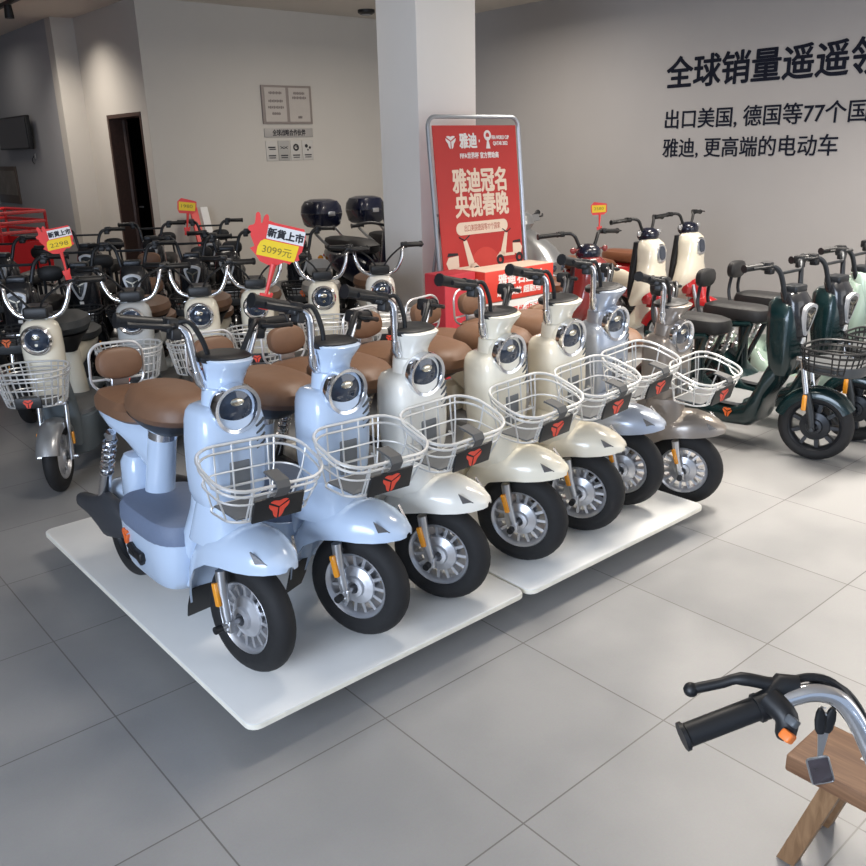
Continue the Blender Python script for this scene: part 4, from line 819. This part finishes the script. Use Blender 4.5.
# dark bikes on the right, then the black row behind the round-headed ones
GD = 'dark bikes parked on the right'
first(dark, (4.30, 1.93, 0), DN, R(14), None, 'dark green bike at the right, its black-spoked front wheel fully in view', GD)
dup(dark, (4.76, 1.92, 0), DN, R(12), None, 'second dark green bike at the right, partly hidden behind the first', GD)
dup(dark, (5.22, 1.98, 0), DN, R(10), {green: mint, blackpaint: mint}, 'mint green bike cut off by the right edge of the photo', GD)
GC = 'black bikes in the third row'
brk = {green: blackpaint, chrome: steel}
rowC = [(1.46, 5.72, 'black bike with a chrome triangle lamp, leftmost, behind the leftmost cream bike', blackseat),
        (2.00, 6.15, 'black bike with a triangle lamp just behind the far-left red price sign', blackseat),
        (2.31, 5.95, 'black bike with a chrome triangle lamp, behind the pale grey round-headed bike', brown),
        (2.82, 6.05, 'black bike with a chrome triangle lamp, behind the third round-headed bike', blackseat),
        (3.22, 6.25, 'black bike with a triangle lamp, left of the large red price sign', blackseat),
        (3.72, 5.95, 'black bike with a triangle lamp, just right of the large red price sign', blackseat)]
for x, y, lab, seat in rowC:
    cm = dict(brk); cm[blackseat] = seat; cm[chrome] = chrome
    dup(dark, (x, y, 0), R(-121), 0, cm, lab, GC)
GE = 'black bikes at the back of the room'
for x, y, h, lab in [(1.78, 7.35, -128, 'black bike at the back, farthest left, before the red tricycle'), (2.55, 7.55, -126, 'black bike at the back, in front of the dark doorway'),
                     (3.20, 7.70, -124, 'black bike at the back whose grip carries the small yellow price tag'), (3.70, 7.50, -124, 'black bike at the back, right of the red and white boards')]:
    dup(dark, (x, y, 0), R(h), 0, brk, lab, GE)

GR = 'retro scooters by the right wall'
first(retro, (5.84, 3.93, 0), DN, R(6), None, 'cream and red scooter with navy dash, middle of the three by the right wall', GR)
dup(retro, (6.48, 3.98, 0), DN, R(8), None, 'cream and red scooter with navy dash nearest the wall lettering, rightmost of three', GR)
dup(retro, (4.60, 3.57, 0), R(-103), R(4), {redp: maroon, cream: maroon, MATS['indicator_cap']: maroon}, 'maroon scooter with navy dash carrying a small yellow price tag', GR)
first(tourer, (5.0, 6.08, 0), DN, 0, None, 'navy touring scooter with top box, left one of the pair beside the pillar', 'navy touring scooters')
dup(tourer, (5.61, 6.15, 0), DN, 0, None, 'navy touring scooter with top box, right one, half hidden by the pillar', 'navy touring scooters')
first(sport, (5.2, 4.56, 0), R(-80), 0, None, 'silver sport scooter behind the red banner', None)
dup(sport, (1.28, 6.85, 0), R(-105), 0, {silverp: blackpaint}, 'black scooter at the back, cut off by the left edge of the photo')
first(trike, (.88, 9.95, 0), R(-172), 0, None, 'red cargo tricycle with rails and dark windscreen, at the far left', None)

# ------------------------------------------------------------------ price signs
price_sign((1.285, 2.222, 1.305), R(-119), R(-15), .57, '新貨上市', '3099元', 'large red hand-shaped price sign with white and yellow panels, on the second blue bike')
price_sign((1.344, 4.274, 1.188), R(-107), R(9), .55, '新貨上市', '2298', 'red hand-shaped price sign at far left, on the leftmost cream bike')
price_sign((3.36, 7.16, 1.13), R(-115), R(-6), .8, '', '1980', 'small yellow price tag on red stick at the back, near the doorway', True)
price_sign((4.87, 3.86, 1.155), R(-140), R(3), .55, '', '2580', 'small yellow price tag on a red stick above the maroon scooter', True)

# ------------------------------------------------------------------ red banner stand in front of the pillar
bn = empty('banner_stand', 'tall red poster in a grey metal frame stand, leaning beside the pillar', 'banner', (4.185, 4.22, 0))
lean = Matrix.Rotation(R(-5.5), 4, 'X')
m = M(); m.T = lean
m.tube([Vector((p[0], 0, .93 + p[1])) for p in rrect(0, 0, 0, .42, .905, .07, 5)], .014, 8, True); m.tube([(-.42, 0, .2), (.42, 0, .2)], .01, 8); m.build('frame', mat('frame_grey', (.42, .44, .47), .35, metal=.6), bn)
m = M()
for s in (-1, 1): m.tube([(s * .34, .15, 1.2), (s * .34, .42, .012)], .012, 8)
m.tube([(-.34, .40, .09), (.34, .40, .09)], .01, 8); m.tube([(-.40, .135, 1.21), (.40, .135, 1.21)], .009, 8); m.build('back_legs', mat('frame_grey', (.42, .44, .47), .35, metal=.6), bn)
m = M(); m.T = lean; m.box((.0, -.002, .96), (.385, .003, .82)); po = m.build('poster', bannerred, bn)
u, v = (1, 0, 0), (0, 0, 1)
def bt(name, items, mt):
    m = M(); m.T = lean
    for s, h, x, z, wd, b in items: add_text(m, s, h, (x, -.0062, z), u, v, bold=b, ext=.0006, width=wd)
    return m.build(name, mt, po)
bt('headline', [('雅迪冠名', .165, -.245, 1.365, .50, .005), ('央视春晚', .165, -.235, 1.205, .50, .005)], bannercream)
m = M(); m.T = lean; add_text(m, '雅迪', .10, (-.155, -.0062, 1.645), u, v, bold=.0035, ext=.0006, width=.155); add_text(m, 'FIFA世界杯 官方赞助商', .042, (-.16, -.0062, 1.572), u, v, bold=.0012, ext=.0006, width=.36)
add_text(m, 'FIFA WORLD CUP', .034, (.145, -.0062, 1.69), u, v, bold=.001, ext=.0006, width=.165); add_text(m, 'QATAR 2022', .034, (.155, -.0062, 1.652), u, v, bold=.001, ext=.0006, width=.14)
emblem(m, (-.235, -.006, 1.68), u, v, (0, -1, 0), .048); m.box((.025, -.006, 1.68), (.004, .001, .008)); m.build('small_print', mat('banner_white', (.82, .78, .75), .5), po)
m = M(); m.T = lean; m.ringlathe([(.034, -.001), (.034, .001), (.018, .001), (.018, -.001)], (.105, -.0065, 1.715), 'y', 18); m.prism([(-.02, .0), (.02, .0), (.008, .05), (.012, .075), (-.012, .075), (-.008, .05)], (.105, -.006, 1.63), u, v, (0, -1, 0), .002); m.build('cup_emblem', mat('banner_white', (.82, .78, .75), .5), po)
m = M(); m.T = lean; m.prism([(p[0], p[1]) for p in rrect(0, 0, 0, .245, .042, .04, 6)], (.0, -.006, 1.115), u, v, (0, -1, 0), .001); pi_ = m.build('caption_pill', bannercream, po)
bt('caption', [('出口美国德国等77个国家', .048, -.17, 1.099, .34, .0006)], mat('caption_red', (.45, .12, .08), .5))
for o_ in bpy.data.objects:
    if o_.name == 'caption' : o_.location = (0, -.003, 0)
# printed scooters at the foot of the poster (generic side views)
def print_scooter(cx, cz, k, flip, body):
    m = M(); m.T = lean; f = -1 if flip else 1
    for pts in ([(.0, .11), (.028, .115), (.075, -.01), (.05, -.045), (.03, -.03)], [(-.06, -.05), (.045, -.05), (.05, -.03), (-.06, -.03)], [(-.14, .0), (-.12, .03), (-.045, .035), (-.045, -.035), (-.12, -.05)], [(.04, -.02), (.085, -.015), (.125, -.05), (.085, -.035), (.05, -.05)]):
        m.prism([(cx + f * k * a_, cz + k * b_) for a_, b_ in (pts if f > 0 else pts[::-1])], (0, -.006, 0), u, v, (0, -1, 0), .001)
    m.build('printed_scooter', body, po); m = M(); m.T = lean
    for dx in (.088, -.105): m.ringlathe([(.036 * k, -.001), (.036 * k, .001), (.016 * k, .001), (.016 * k, -.001)], (cx + f * k * dx, -.0082, cz - .07 * k), 'y', 16)
    m.prism([(cx + f * k * a_, cz + k * b_) for a_, b_ in ([(-.13, .035), (-.12, .055), (-.05, .05), (-.045, .037)] if f > 0 else [(-.13, .035), (-.12, .055), (-.05, .05), (-.045, .037)][::-1])], (0, -.006, 0), u, v, (0, -1, 0), .001)
    m.tube([(cx - .03 * f * k, -.0075, cz + .135 * k), (cx + .01 * f * k, -.0075, cz + .115 * k), (cx + .05 * f * k, -.0075, cz + .14 * k)], .004 * k, 5); m.build('printed_wheels', ink, po)
print_scooter(-.19, .90, 1.2, False, bannercream); print_scooter(.24, .95, 1.0, True, bannercream)
m = M(); m.T = lean; m.prism([(p[0], p[1]) for p in rrect(0, 0, 0, .21, .02, .019, 5)], (-.17, -.006, .785), u, v, (0, -1, 0), .001); m.prism([(p[0], p[1]) for p in rrect(0, 0, 0, .15, .017, .016, 5)], (.235, -.006, .855), u, v, (0, -1, 0), .001); m.lathe([(.15, -.0005), (.15, .0005)], (.01, -.0055, .83), 'y', 28); m.build('poster_graphics', mat('banner_bright', (.62, .06, .045), .5), po)

# ------------------------------------------------------------------ cartons
def carton(name, x0, x1, y0, y1, z0, z1, mt, label, grp='cartons by the banner'):
    t = empty(name, label, 'box', ((x0 + x1) / 2, (y0 + y1) / 2, z0), 0, grp); hx, hy, hz = (x1 - x0) / 2, (y1 - y0) / 2, (z1 - z0) / 2
    m = M(); m.box((0, 0, hz), (hx, hy, hz), .005); m.build('carton_body', mt, t); return t, hx, hy, hz * 2
t, hx, hy, hh = carton('red_carton', 3.70, 4.335, 3.80, 4.02, .70, .895, boxred, 'bright red carton with white Chinese lettering, on top of the cardboard box')
m = M(); m.box((0, 0, hh + .001), (hx - .004, hy - .004, .001)); m.build('top_tape', bannercream, t)
m = M(); add_text(m, '雅迪', .075, (-.20, -hy - .0005, .105), u, v, bold=.003, ext=.0005, width=.155); add_text(m, '石墨烯', .075, (-.03, -hy - .0005, .105), u, v, bold=.003, ext=.0005, width=.235)
add_text(m, '超长续航 超耐用', .05, (-.21, -hy - .0005, .035), u, v, bold=.0016, ext=.0005, width=.40); m.build('carton_lettering', paper, t)
m = M(); emblem(m, (-hx - .0005, 0, .10), (0, -1, 0), (0, 0, 1), (-1, 0, 0), .07, .001); m.build('side_emblem', paper, t)
t, hx, hy, hh = carton('cardboard_box', 3.72, 4.33, 3.81, 4.02, .36, .70, cardboard, 'cardboard box with a white printed band, under the bright red carton')
m = M(); m.loft([rrect(0, 0, z, hx + .0015, hy + .0015, .006) for z in (.21, .335)]); m.build('white_band', paper, t)
m = M(); add_text(m, '石墨烯电池', .06, (-.15, -hy - .002, .24), u, v, bold=.001, ext=.0005, width=.34); m.build('band_lettering', boxred, t)
carton('cardboard_box', 3.70, 4.33, 3.80, 4.03, 0, .36, cardboard, 'plain cardboard box at the bottom of the carton stack')
t, hx, hy, hh = carton('red_carton', 3.42, 3.675, 3.86, 4.05, 0, .90, mat('carton_crimson', (.50, .03, .045), .5), 'tall crimson carton at the left of the carton stack, behind the brown backrest')
# boards leaning at the back wall
for x, mt, lab in ((4.42, signred, 'narrow red board leaning against the back wall'), (4.545, paper, 'narrow white board leaning against the back wall beside the red one')):
    m = M(); m.T = Matrix.Translation((x, 8.92, 0)) @ Matrix.Rotation(R(-17), 4, 'X'); m.box((0, 0, .56), (.045, .012, .55), .003); tag(m.build('leaning_board', mt), lab, 'board', 'boards leaning at the back wall')

# ------------------------------------------------------------------ foreground: handlebar of another bike, keys, wooden bench
h = empty('electric_bike', 'bike in the foreground, only its chrome handlebar with black grip and orange switch in view', 'electric bike', (1.08, .20, 0))
h0 = Vector((1.08, .20, 0)); rel = lambda *p: Vector(p) - h0
bar = smooth([rel(.962, .458, .899), rel(.993, .432, .914), rel(1.016, .411, .922), rel(1.036, .389, .915), rel(1.048, .368, .89), rel(1.058, .345, .845), rel(1.066, .312, .78), rel(1.075, .26, .72), rel(1.08, .20, .705)], 5)
m = M(); m.tube(bar, .0125, 14); m.tube([(0, .03, .70), (0, -.03, .70)], .02, 14); hb = m.build('handlebar', chrome, h)
mir = [Vector((p.x, -p.y, p.z)) for p in bar]; m = M(); m.tube(mir, .0125, 12); m.build('handlebar', chrome, h)
m = M(); a, b = rel(.871, .516, .866), rel(.964, .457, .900); grip_bar(m, a, b, .0158); d_ = (b - a)
m.tube([a + d_ * .06, a + d_ * .94], .0163, 14); m.build('grip', black, hb)
m = M(); m.tube([a + d_ * .97, a + d_ * 1.22], [.0185, .0205], 16); pd_ = rel(.953, .443, .912)
m.T = Matrix.Translation(h0 * 0); p0, p1 = rel(.966, .448, .918), rel(.955, .415, .878)
m.tube(smooth([p0, (p0 + p1) / 2 + Vector((.0, -.012, .008)), p1], 5), [.0165, .0165, .0165, .016, .016, .0155, .015, .0145, .014, .0135, .011], 12); m.build('switch_pod', black, hb)
m = M(); c = p1 + Vector((-.012, -.008, .014)); m.T = Matrix.Translation(c) @ Matrix.Rotation(R(38), 4, 'Y') @ Matrix.Rotation(R(15), 4, 'X'); m.box((0, 0, 0), (.010, .008, .007), .003); m.build('orange_switch', mat('switch_orange', (.9, .22, .04), .4), hb)
m = M(); c = (p0 * .45 + p1 * .55) + Vector((-.006, -.022, .013)); m.T = Matrix.Translation(c) @ Matrix.Rotation(R(38), 4, 'Y') @ Matrix.Rotation(R(15), 4, 'X'); m.box((0, 0, 0), (.009, .008, .006), .003); m.build('grey_switch', mat('switch_grey', (.10, .11, .12), .4), hb)
m = M(); m.tube(smooth([rel(.991, .452, .924), rel(.962, .488, .930), rel(.945, .506, .922), rel(.925, .526, .914), rel(.918, .533, .911)], 4), [.011] + [.0095] * 4 + [.0075] * 11 + [.0075], 10); m.ball(rel(.916, .535, .910), (.0105, .0105, .0105), 12, 8); m.tube([rel(.975, .452, .91), rel(.996, .446, .927), rel(1.01, .43, .928)], [.014, .016, .012], 10); m.build('brake_lever', black, hb)
m = M(); m.tube([p + Vector((.012, .012, .012)) for p in bar[6:]], .006, 7); m.tube([p + Vector((.022, .004, .004)) for p in bar[8:]], .0045, 7); m.build('cable', black, hb)
m = M(); m.tube([(0, 0, .72), (.0, -.0, .34)], .022, 12); m.loft([sel(0, 0, z, a_, b_, 2.6) for z, a_, b_ in ((.40, .07, .08), (.46, .08, .10), (.60, .08, .10), (.66, .06, .07))]); m.build('steering_column', silverp, h)
m = M()
for y in (-.07, .07): m.tube([(0, y, .40), (0, y, .16)], .014, 10)
m.box((0, 0, .40), (.03, .085, .012)); m.tube([(0, -.09, .18), (0, .09, .18)], .008, 8); m.build('fork', steel, h)
wheel(h, 0, 'front_wheel', alloy)
# keys hanging from the bar by a thin ring
k = empty('key_set', 'two black keys with a clear tag hanging from the foreground handlebar', 'keys', (1.052, .398, .862))
def kr(*p): return Vector(p) - Vector((1.052, .398, .862))
m = M(); m.tube(smooth([kr(1.028, .398, .898), kr(1.045, .41, .885), kr(1.058, .412, .872), kr(1.045, .402, .876)], 5), .0012, 6); m.build('ring', steel, k)
for x, y, s in ((-.004, .012, 0), (.008, .004, 1)):
    m = M(); m.T = Matrix.Translation((x, y, .0)) @ Matrix.Rotation(R(-49), 4, 'Z') @ Matrix.Rotation(R(-6 + 12 * s), 4, 'Y'); m.loft([sel(0, 0, z, a_, .0035, 2.4, 16) for z, a_ in ((.018, .003), (.012, .006), (0, .008), (-.016, .0075), (-.022, .005))]); kf = m.build('key_head', black, k)
    m = M(); m.T = Matrix.Translation((x, y, 0)) @ Matrix.Rotation(R(-49), 4, 'Z') @ Matrix.Rotation(R(-6 + 12 * s), 4, 'Y'); m.box((0, 0, -.042), (.0032, .0012, .022)); m.build('key_blade', steel, kf)
m = M(); m.T = Matrix.Translation((.0, .004, -.083)) @ Matrix.Rotation(R(-49), 4, 'Z') @ Matrix.Rotation(R(-18), 4, 'Y'); m.box((0, 0, 0), (.0145, .002, .022), .002); tg = m.build('key_tag', mat('tag_dark', (.045, .035, .04), .15, coat=1, var=.6, scale=60), k)
m = M(); m.T = Matrix.Translation((.0, .004, -.083)) @ Matrix.Rotation(R(-49), 4, 'Z') @ Matrix.Rotation(R(-18), 4, 'Y'); m.tube([Vector((p[0], 0, p[1])) for p in rrect(0, 0, 0, .0145, .022, .004, 3)], .0018, 6, True); m.build('tag_rim', steel, tg)
# bench
b = empty('wooden_bench', 'low brown wooden bench with splayed legs, lower right corner', 'bench', (1.68, .34, 0))
m = M(); m.box((0, 0, .317), (.088, .345, .022), .006); o_ = m.build('seat_plank', wood, b)
for sy in (1, -1):
    for sx, x0, x1 in ((-1, -.062, -.012), (1, .05, .165)):
        p0, p1 = Vector((x0, sy * .245, .297)), Vector((x1, sy * .34, .0))
        ax = Vector((.019, 0, 0)); ay = Vector((0, .021, 0)); m = M(); m.loft([[p + ax * i + ay * j for i, j in ((-1, -1), (1, -1), (1, 1), (-1, 1))] for p in (p1, p0)]); m.build('leg', wood_mat('leg_wood', (.19, .10, .045), (.33, .19, .095), (26, 26, 2)), b)
m = M(); m.box((.03, .22, .3392), (.016, .008, .0004)); m.build('paper_scrap', paper, b)
